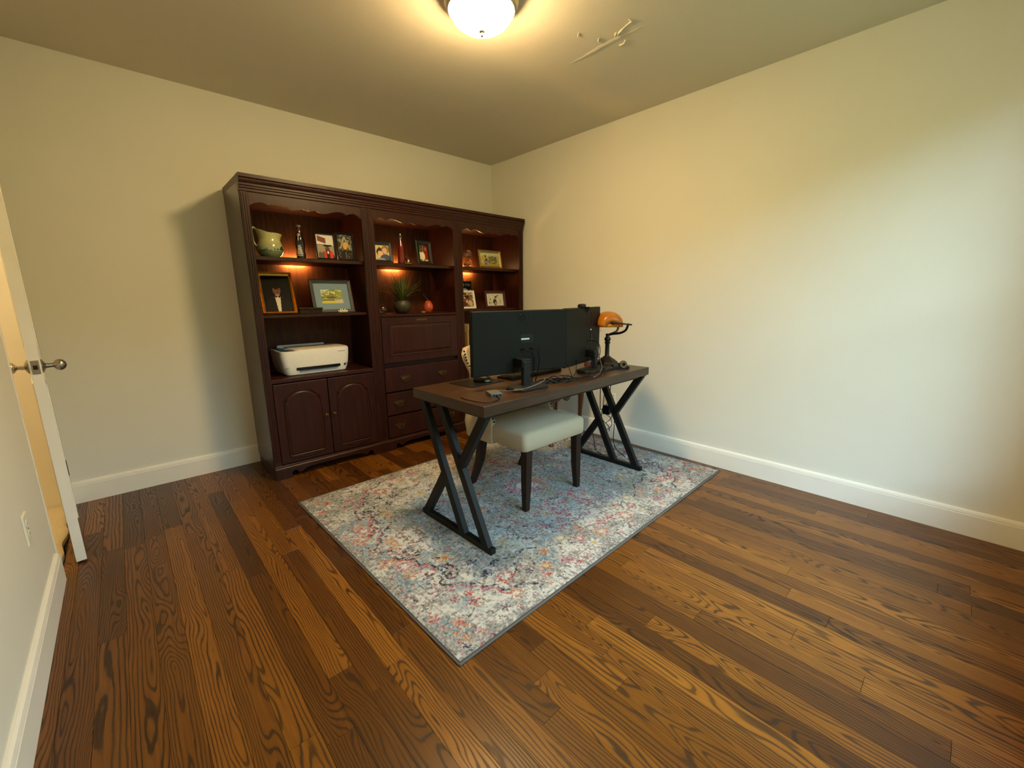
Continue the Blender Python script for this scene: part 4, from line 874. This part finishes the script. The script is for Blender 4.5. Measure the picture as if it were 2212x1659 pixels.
# left monitor: emblem, label, connector bay
tm = text_mesh('LG', .030, .0003); tm.transform(tr(.042, -.0045, .372, rx=PI/2)); link('emblem', tm, M['screen'], M1)
m = MB(); m.tube([(-.004+.016*math.cos(2*PI*i/20), -.0045, .372+.016*math.sin(2*PI*i/20)) for i in range(21)], .0018, 6); m.ball((-.008, -.0045, .378), .0026, 5); m.box(-.005, -.005, .364, -.0028, -.004, .380); m.box(-.005, -.005, .364, .003, -.004, .366); obj('emblem', m, M['screen'], M1)
lb = obj('label_sticker', MB().box(-.012, -.0052, .234, .068, -.0040, .281), M['darkgrey'], M1); obj('serial_strip', MB().box(-.010, -.0058, .252, .042, -.0050, .260), M['paper'], lb)
m = MB(); m.box(-.01, -.0052, .197, .110, -.004, .199); m.box(.108, -.0052, .155, .110, -.004, .199); m.box(-.01, -.0052, .155, .0, -.004, .157); obj('connector_bay', m, M['screen'], M1)
lb = obj('label_sticker', MB().box(.060, -.0125, .262, .084, -.0115, .269), M['paper'], M2)
m = MB(); m.box(.03, -.0150, .190, .105, -.0115, .206); m.box(.068, -.017, .200, .074, -.012, .236); obj('connector_bay', m, M['screen'], M2)
t = thing('webcam', 'small black webcam clipped on the right monitor', 'webcam', (-.8825, -1.940, DZ+.052+.358), math.radians(13.6))
m = MB().xf(tr(-.022, .012, .010, ry=PI/2)); m.lathe([(.001, -.045), (.010, -.044), (.013, -.034), (.0135, 0), (.013, .034), (.010, .044), (.001, .045)], 18, cap=False); obj('camera_body', m, M['blackplastic'], t, smooth=True)
m = MB(); m.box(.002, -.012, -.002, .042, .030, .003); m.box(.018, -.014, -.034, .042, -.0095, .001); obj('clip', m, M['blackplastic'], t, bevel=.001)
m = MB().xf(tr(-.022, .026, .010, rx=-PI/2)); m.lathe([(.008, 0), (.008, .003), (.001, .004)], 14, cap=False); obj('lens', m, M['screen'], t)

# ------------------------------------------------------------------ things on the desk
t = thing('mouse_pad', 'black mouse pad at the left end of the desk', 'mouse pad', (-1.615, -1.742, DZ), .08)
obj('pad', MB().box(-.125, -.098, 0, .125, .098, .003), M['blackplastic'], t, bevel=.001)
t = thing('mouse', 'black and silver computer mouse on the pad', 'mouse', (-1.592, -1.765, DZ+.003), .7)
m = MB().loft([[(.031*s*math.cos(2*PI*i/20), .055*s*math.sin(2*PI*i/20), z) for i in range(20)] for s, z in ((.92, 0), (1, .006), (.97, .016), (.85, .027), (.6, .034), (.3, .0365), (.02, .037))]); obj('mouse_body', m, M['blackplastic'], t, smooth=True, angle=60)
m = MB().loft([[(.0315*s*math.cos(a), .0555*s*math.sin(a), z) for a in [PI*1.12+i*.9*PI/14 for i in range(15)]] for s, z in ((1.0, .004), (1.012, .010), (1.0, .016))], cap=False, closed=False); obj('silver_trim', m, M['nickel'], t, smooth=True)
obj('scroll_wheel', MB().xf(tr(0, .030, .030, ry=PI/2)).lathe([(.001, -.004), (.008, -.004), (.008, .004), (.001, .004)], 14, cap=False), M['darkgrey'], t)
t = thing('keyboard', 'low black keyboard on the desk behind the left monitor stand', 'keyboard', (-1.225, -1.790, DZ), math.radians(2))
m = MB().add([(-.225, -.068, 0), (.225, -.068, 0), (.225, .068, 0), (-.225, .068, 0), (-.225, -.068, .024), (.225, -.068, .024), (.225, .068, .012), (-.225, .068, .012)], [(0, 3, 2, 1), (4, 5, 6, 7), (0, 1, 5, 4), (1, 2, 6, 5), (2, 3, 7, 6), (3, 0, 4, 7)]); obj('tray', m, M['blackplastic'], t, bevel=.003)
key = MB().frustum(-.0085, -.0085, 0, .0085, .0085, .006, .0015); k0 = None
for r in range(5):
    for cI in range(22):
        y_ = -.050+r*.0235; zt = .024-.012*(y_+.068)/.136
        if k0 is None: k0 = obj('key', key, M['darkgrey'], t); o = k0
        else: o = k0.copy(); C.objects.link(o); o.parent = t
        o.location = (-.206+cI*.0196, y_, zt-.0015)
t = thing('usb_hub', 'small grey metal hub box near the front of the desk', 'hub', (-1.757, -2.062, DZ), math.radians(-22))
obj('case', MB().box(-.030, -.045, 0, .030, .045, .017), M['greyplastic'], t, bevel=.002)
m = MB()
for i in (-1, 0, 1): m.box(i*.016-.006, -.0462, .004, i*.016+.006, -.0445, .012)
obj('port_row', m, M['screen'], t)
t = thing('desk_gadget', 'small black gadget with a round brown disc at the right end of the desk', 'gadget', (-.640, -2.075, DZ), math.radians(-35))
m = MB().prism([(-.065, 0), (.045, 0), (.050, .012), (.030, .022), (.020, .040), (-.020, .040), (-.030, .026), (-.060, .022), (-.068, .030), (-.070, .008)], -.016, .016); obj('holder', m, M['blackplastic'], t, bevel=.003)
m = MB().xf(tr(0, -.019, .034, rx=PI/2)); m.lathe([(.012, -.008), (.024, -.008), (.025, 0), (.024, .008), (.012, .008), (.012, -.008)], 28, cap=False)
M['ambertape'] = plain('amber_tape', (96, 76, 54), 0.25); obj('disc', m, M['ambertape'], t, smooth=True)
t = thing('round_tin', 'small reddish round tin behind the lamp base', 'tin', (-.695, -1.835, DZ), 0)
M['redtin'] = plain('red_tin', (120, 60, 48), 0.35, .3); obj('can', MB().lathe([(.001, 0), (.026, 0), (.027, .003), (.027, .032), (.001, .032)], 24, cap=False), M['redtin'], t, smooth=True); obj('lid', MB().lathe([(.0285, .030), (.0285, .041), (.026, .044), (.001, .045)], 24, cap=False), M['greyplastic'], t, smooth=True)

# banker's lamp
t = thing('bankers_lamp', 'bronze bankers lamp with amber glass shade', 'desk lamp', (-.600, -1.925, DZ), 0)
oc = lambda r, z: [(r*math.cos(PI/8+2*PI*i/8), r*math.sin(PI/8+2*PI*i/8), z) for i in range(8)]
obj('base', MB().loft([oc(.092, 0), oc(.095, .004), (oc(.095, .012)), oc(.088, .016), oc(.082, .020), oc(.074, .032), oc(.050, .050), oc(.032, .060), oc(.026, .066), oc(.012, .070)]), M['bronze'], t, bevel=.001)
obj('post', MB().lathe([(.020, .066), (.017, .072), (.015, .078), (.0145, .152), (.016, .156), (.021, .160), (.021, .164), (.016, .168), (.016, .172), (.022, .182), (.021, .194), (.013, .204), (.012, .214), (.016, .218), (.014, .224), (.001, .226)], 20, cap=False), M['bronze'], t, smooth=True)
axv = Vector((-.68, -.73, 0)).normalized(); bk = Vector((.73, -.68, 0)).normalized(); SHZ = .295; SL = .128; SWd = .085
for s in (-1, 1):
    e = axv*s*(SL+.010); ht = Vector((0, 0, SHZ+.012))
    obj('arm', MB().tube(cat([Vector((0, 0, .216)), axv*s*.018+bk*.032+Vector((0, 0, .224)), axv*s*.060+bk*.072+Vector((0, 0, .234)), axv*s*.105+bk*.096+Vector((0, 0, .256)), e+bk*.102+Vector((0, 0, .298))], 6), .0078, 10), M['bronze'], t, smooth=True)
    obj('bracket', MB().tube([e+ht, e+bk*.06+ht-Vector((0, 0, .006)), e+bk*.125+ht-Vector((0, 0, .014))], .0052, 10), M['bronze'], t, smooth=True)
    mk = MB(); mk.ball(e*1.03+ht, .0125, 7); obj('finial_knob', mk, M['bronze'], t, smooth=True)
rings = []
nU, nV = 25, 17
for i in range(nU):
    u = -1+2*i/(nU-1); k_ = (max(0.0, 1-abs(u)**3.2))**(1/2.4); ring = []
    for j in range(nV):
        a = PI*j/(nV-1); ww = SWd*(.52+.48*k_); hh = .030+.066*k_
        ring.append(tuple(axv*u*SL + bk*ww*math.cos(a)*(1 if 0 < j < nV-1 else 1) + Vector((0, 0, SHZ-.018+hh*math.sin(a)**.8))))
    rings.append(ring)
m = MB().loft(rings, cap=False, closed=False)
for rr, rev in ((rings[0], False), (rings[-1], True)): m.add(rr, [tuple(range(nV))])
o = obj('shade', m, M['amber'], t, smooth=True, angle=70); sd = o.modifiers.new('solid', 'SOLIDIFY'); sd.thickness = .003; sd.offset = 1
m = MB(); q0 = -bk*.045-axv*.02
m.tube([q0+Vector((0, 0, SHZ-.01)), q0+Vector((0, 0, SHZ-.052))], .0009, 6); m.ball(q0+Vector((0, 0, SHZ-.054)), .0028, 5); obj('pull_chain', m, M['brass'], t)

# ------------------------------------------------------------------ cables
def cable(label, pts, r=.0022, mat='blackplastic', ends=True, k=8):
    P = cat(pts, k); t = thing('cable', label, 'cable', tuple(P[0]), 0, 'cables on and under the desk'); o0 = Vector(P[0])
    obj('cord', MB().tube([p-o0 for p in P], r, 7), M[mat], t, smooth=True)
    if ends:
        a, b = P[0]-o0, P[1]-o0; d = (a-b).normalized(); obj('plug', MB().bar(a-d*.004, a+d*.020, .008, .006, (0, 0, 1) if abs(d.z) < .9 else (1, 0, 0)), M[mat], t)
    return t
z = DZ+.003
cable('black cable looping from the left monitor back to the desk', [(-1.498, -2.018, .955), (-1.480, -2.048, .945), (-1.462, -2.050, .90), (-1.452, -2.035, .83), (-1.45, -2.02, z+.006), (-1.40, -2.0, z), (-1.33, -1.97, z), (-1.25, -1.98, z)], .0032)
cable('black cable hanging from the connector bay of the left monitor', [(-1.445, -2.022, .955), (-1.440, -2.052, .950), (-1.425, -2.055, .91), (-1.418, -2.04, .84), (-1.415, -2.02, z+.004), (-1.36, -2.04, z), (-1.28, -2.05, z), (-1.20, -2.03, z)], .003)
cable('grey cable crossing the left monitor stand', [(-1.715, -2.035, z+.008), (-1.66, -2.10, z+.010), (-1.62, -2.15, z+.024), (-1.52, -2.165, z+.045), (-1.44, -2.12, z+.05), (-1.36, -2.08, z+.024), (-1.30, -2.07, z), (-1.22, -2.09, z)], .0022, 'greyplastic')
cable('black cable drooping below the right monitor', [(-1.02, -1.99, .83), (-1.06, -2.02, .80), (-1.11, -2.05, .772), (-1.17, -2.06, z), (-1.24, -2.05, z), (-1.30, -2.04, z)], .0022)
cable('black cable hanging between the two monitors', [(-1.150, -2.03, .83), (-1.155, -2.055, .79), (-1.15, -2.075, z), (-1.12, -2.08, z), (-1.05, -2.09, z), (-.98, -2.10, z+.02), (-.92, -2.08, z+.03)], .0022)
cable('black webcam cable running down the right monitor back', [(-.872, -1.968, 1.150), (-.872, -1.985, 1.11), (-.870, -1.975, 1.04), (-.870, -1.978, .96), (-.868, -1.975, .90), (-.862, -1.99, .85), (-.90, -2.02, .80), (-.98, -2.06, z), (-1.06, -2.07, z)], .0018)
cable('black power cable of the right monitor curving to the desk', [(-.800, -1.955, .945), (-.788, -1.985, .93), (-.775, -1.99, .88), (-.778, -1.985, .82), (-.80, -2.02, .78), (-.86, -2.10, z+.016), (-.96, -2.11, z), (-1.06, -2.10, z), (-1.14, -2.09, z)], .0026)
cable('thin grey cable rising past the right monitor neck', [(-1.02, -2.13, z), (-.96, -2.12, z+.010), (-.90, -2.095, z+.03), (-.84, -2.05, .80), (-.80, -2.0, .86), (-.792, -1.975, .91)], .0018, 'greyplastic')
for i in range(6):
    r_ = random.Random(40+i); cx, cy = -1.26+r_.uniform(-.07, .10), -2.055+r_.uniform(-.035, .03); a_, b_ = r_.uniform(.05, .12), r_.uniform(.02, .045); ph = r_.uniform(0, 6)
    cable(('uppermost', 'widest', 'leftmost', 'rightmost', 'rearmost', 'frontmost')[i]+' coil in the tangle of black cables on the desk', [(cx+a_*math.cos(ph+q*.62), cy+b_*math.sin(ph+q*.62), z+.004*i*abs(math.sin(q*.8))+.0012*i) for q in range(11)], .0024)
cable('black cable running along the front of the desk to the right', [(-1.28, -2.08, z), (-1.18, -2.125, z), (-1.08, -2.145, z), (-.98, -2.14, z), (-.93, -2.12, z+.012), (-.915, -2.135, z)], .0022)
cable('thin dark cable lying from the hub to the desk edge', [(-1.775, -2.105, z), (-1.80, -2.15, z), (-1.86, -2.17, z), (-1.905, -2.13, z), (-1.918, -2.05, z), (-1.915, -2.0, z)], .0020)
cable('black lamp cord looping over the right end of the desk', [(-.515, -1.92, z+.002), (-.50, -2.0, z+.002), (-.56, -2.06, z+.002), (-.60, -2.10, z)], .0022, ends=False)
# cords behind and under the right end
cable('black cord hanging behind the right desk legs, leftmost', [(-.40, -1.70, .70), (-.375, -1.72, .62), (-.38, -1.725, .50), (-.37, -1.72, .40), (-.30, -1.68, .33), (-.10, -1.60, .33), (-.028, -1.578, .355)], .0035)
cable('black cord hanging behind the right desk legs, middle', [(-.385, -1.72, .70), (-.365, -1.755, .64), (-.37, -1.755, .52), (-.37, -1.75, .40), (-.40, -1.76, .30), (-.42, -1.84, .25), (-.44, -1.86, .22)], .003)
cable('long black cord dropping down to the rug by the right desk legs', [(-.36, -1.78, .70), (-.352, -1.80, .64), (-.357, -1.80, .52), (-.36, -1.81, .42), (-.35, -1.84, .36), (-.352, -1.845, .25), (-.36, -1.85, .12), (-.38, -1.90, .06), (-.40, -1.98, .035), (-.43, -2.0, .05)], .003)
cable('thin black cord looping low inside the right desk legs', [(-.43, -1.70, .16), (-.415, -1.705, .10), (-.415, -1.72, .03), (-.43, -1.78, .016), (-.44, -1.86, .016), (-.42, -1.93, .03)], .0028, ends=False)
t = thing('power_adapter', 'black power adapter hanging at the right desk legs', 'power adapter', (-.395, -1.800, .335), math.radians(10))
obj('brick', MB().box(-.018, -.028, 0, .018, .028, .070), M['blackplastic'], t, bevel=.004); obj('lead', MB().tube(cat([(0, .01, .0), (.01, -.03, -.03), (.01, -.04, -.09), (-.01, 0, -.13)], 6), .0025, 6), M['blackplastic'], t, smooth=True)

# ------------------------------------------------------------------ upholstered chair
CX, CRZ = -1.2545, 0.0
t = thing('upholstered_chair', 'oatmeal linen wing-back chair with nailhead trim and espresso legs', 'chair', (CX, -1.78, RT), CRZ)
Y0 = -1.78; z0_ = -RT
hw_ = .272; secs = []
def seat_ring(i, z, r=.03, y0=-2.042, y1=-1.50):
    pts = []
    w = hw_-i
    for sx, sy, a0 in ((1, 1, 0), (-1, 1, PI/2), (-1, -1, PI), (1, -1, 1.5*PI)):
        for q in range(5):
            a = a0+PI/2*q/4; cyy = (y1-i-r) if sy > 0 else (y0+i+r)
            pts.append((sx*(w-r)+r*math.cos(a), cyy+r*math.sin(a)-Y0, z+z0_))
    return pts
obj('seat', MB().loft([seat_ring(.006, .378), seat_ring(0, .383), seat_ring(-.001, .43), seat_ring(0, .468), seat_ring(.008, .481), seat_ring(.030, .490), seat_ring(.09, .500), seat_ring(.18, .506, .02)]), M['cushion'], t, smooth=True, angle=60)
# wing back: a U-shaped shell
def back_pt(u, zz):                   # u in -1..1 round the U; returns outer point
    k_ = [(.362, -1.765, -1.505, .244), (.50, -1.765, -1.475, .244), (.62, -1.68, -1.45, .238), (.74, -1.595, -1.43, .236), (.86, -1.53, -1.405, .262), (.96, -1.495, -1.385, .268), (1.02, -1.48, -1.375, .268)]
    for (a, b) in zip(k_[:-1], k_[1:]):
        if a[0] <= zz <= b[0]+1e-6:
            f_ = (zz-a[0])/(b[0]-a[0]); f_ = f_*f_*(3-2*f_)*.5+f_*.5; yf, yb, hh = (a[i]+(b[i]-a[i])*f_ for i in (1, 2, 3)); break
    s = 1 if u > 0 else -1; a_ = abs(u)
    hr = hh-.085*min(1, max(0, (zz-.45)/.25))                # the wings flare forwards
    if a_ < .55: return (hr*.86*u/.55, yb+.012*(1-(a_/.55)**2))
    if a_ < .72:
        q = (a_-.55)/.17*PI/2; return (s*(hr*.86+hr*.14*math.sin(q)), yb-.035*(1-math.cos(q)))
    q = (a_-.72)/.28; return (s*(hr+(hh-hr)*q), (yb-.035)+(yf-(yb-.035))*q)
zs = [.362, .40, .45, .50, .56, .62, .68, .74, .80, .86, .895, .915]
us = [-1, -.93, -.86, -.79, -.72, -.68, -.64, -.60, -.55, -.4, -.2, 0, .2, .4, .55, .60, .64, .68, .72, .79, .86, .93, 1]
rings = []
for zz in zs:
    ring = []
    for u in us:
        x_, y_ = back_pt(u, zz); lift = (.025*(1-min(1, abs(u)/.6)**2))*max(0, (zz-.86)/.07) if zz > .86 else 0
        ring.append((x_, y_-Y0, zz+lift+z0_-.014*max(0, (zz-.89)/.025)*max(0, (abs(u)-.85)/.15)))
    rings.append(ring)
o = obj('wing_back', MB().loft(rings, cap=False, closed=False), M['cushion'], t, smooth=True, angle=80)
sd = o.modifiers.new('solid', 'SOLIDIFY'); sd.thickness = .034; sd.offset = 1; bv = o.modifiers.new('bevel', 'BEVEL'); bv.width = .012; bv.segments = 3; bv.limit_method = 'ANGLE'; bv.angle_limit = 1.0
nails = None
for s in (-1, 1):
    for i in range(24):
        zz = .50+.405*i/23; x_, y_ = back_pt(s*1.0, zz)
        if nails is None: nails = obj('nailhead', MB().ball((0, 0, 0), .0062, 5), M['screen'], t, smooth=True); o = nails
        else: o = nails.copy(); C.objects.link(o); o.parent = t
        o.location = (x_+s*.015, y_-Y0-.003, zz+z0_)
for s in (-1, 1):                     # front legs straight and tapered, rear legs raked
    xs_ = s*.222
    m = MB().loft([[(xs_+a*.024, -2.008-Y0+b*.024, .384+z0_) for a, b in ((-1,-1),(1,-1),(1,1),(-1,1))], [(xs_+s*.004+a*.022, -2.008-Y0+b*.022, .18+z0_) for a, b in ((-1,-1),(1,-1),(1,1),(-1,1))], [(xs_+s*.012+a*.016, -2.012-Y0+b*.016, 0) for a, b in ((-1,-1),(1,-1),(1,1),(-1,1))]]); obj('leg', m, M['chairleg'], t, bevel=.002)
    m = MB().loft([[(s*.235+a*.024, -1.625-Y0+b*.026, .372+z0_) for a, b in ((-1,-1),(1,-1),(1,1),(-1,1))], [(s*.230+a*.022, -1.585-Y0+b*.024, .20+z0_) for a, b in ((-1,-1),(1,-1),(1,1),(-1,1))], [(s*.224+a*.016, -1.492-Y0+b*.018, 0) for a, b in ((-1,-1),(1,-1),(1,1),(-1,1))]]); obj('leg', m, M['chairleg'], t, bevel=.002)

# ------------------------------------------------------------------ small table between the chair and the right wall
t = thing('side_table', 'small walnut side table with scalloped apron behind the desk by the right wall', 'side table', (-.375, -1.235, RT), 0)
tw, td, th_ = .20, .155, .56
obj('top', MB().box(-tw-.02, -td-.02, th_-.022, tw+.02, td+.02, th_), M['table'], t, bevel=.005)
for (a, b, pl_) in ((-td, -td+.016, 'xz'), (td-.016, td, 'xz')):
    poly = [(-tw+.01, th_-.022), (-tw+.01, .37), (-tw+.09, .37), (-tw+.115, .385), (-.07, .40), (-.045, .385), (-.025, .362), (0, .354), (.025, .362), (.045, .385), (.07, .40), (tw-.06, .405), (tw-.035, .39), (tw-.01, .37), (tw-.01, th_-.022)]
    obj('apron', MB().prism(poly, a, b), M['table'], t, bevel=.002)
for xa in (-tw, tw-.016): obj('apron', MB().box(xa, -td, .40, xa+.016, td, th_-.022), M['table'], t)
for sx in (-1, 1):
    for sy in (-1, 1):
        px, py = sx*(tw-.012), sy*(td-.012)
        P = [(px, py, th_-.024), (px+sx*.003, py+sy*.003, .46), (px+sx*.005, py+sy*.005, .38), (px+sx*.003, py+sy*.003, .28), (px, py, .16), (px, py, .06), (px+sx*.008, py+sy*.008, .022), (px+sx*.014, py+sy*.014, .006), (px+sx*.014, py+sy*.014, 0)]
        P = cat(P, 3); n_ = len(P); R_ = [.024, .025, .026, .027, .028, .028, .027, .025, .023, .021, .019, .018, .017, .0165, .016, .0155, .015, .0155, .017, .019, .021, .022, .022, .020, .018][:n_]; R_ += [.018]*(n_-len(R_))
        obj('leg', MB().tube(P, R_, 10), M['table'], t, smooth=True)

# ------------------------------------------------------------------ wall outlets
def outlet(loc, rz, label):
    t = thing('wall_outlet', label, 'outlet', loc, rz)
    obj('cover_plate', MB().frustum(-.036, -.058, 0, .036, .058, .006, .003).xf(), M['ivoryplate'], t, bevel=.0008)
    for s in (-1, 1):
        d = obj('receptacle', MB().loft([[(.017*math.cos(2*PI*i/16), s*.020+.0135*math.sin(2*PI*i/16), z) for i in range(16)] for z in (.0055, .0075)]), M['whiteplastic'], t)
        m = MB(); m.box(-.007, s*.020-.004, .0074, -.005, s*.020+.004, .0078); m.box(.005, s*.020-.003, .0074, .007, s*.020+.003, .0078); obj('slots', m, M['screen'], d)
    obj('screw', MB().ball((0, 0, .006), .003, 5), M['nickel'], t)
    return t
o = outlet((-.0005, -1.582, .345), 0, 'ivory wall outlet behind the right desk legs'); o.rotation_euler = (PI/2, 0, -PI/2)
o = outlet((XL+.0005, -1.386, .418), 0, 'ivory wall outlet on the left wall beside the door'); o.rotation_euler = (PI/2, 0, PI/2)
t = thing('power_plug', 'black plug with lamp cord in the outlet behind the desk', 'plug', (-.0085, -1.582, .365), 0)
obj('plug_body', MB().box(-.034, -.015, -.014, 0, .015, .016), M['blackplastic'], t, bevel=.004); obj('cord', MB().tube(cat([(-.030, 0, 0), (-.050, -.004, -.02), (-.050, -.02, -.08), (-.04, -.05, -.10), (-.05, -.03, -.18), (-.06, .01, -.22)], 6), .003, 7), M['blackplastic'], t, smooth=True)
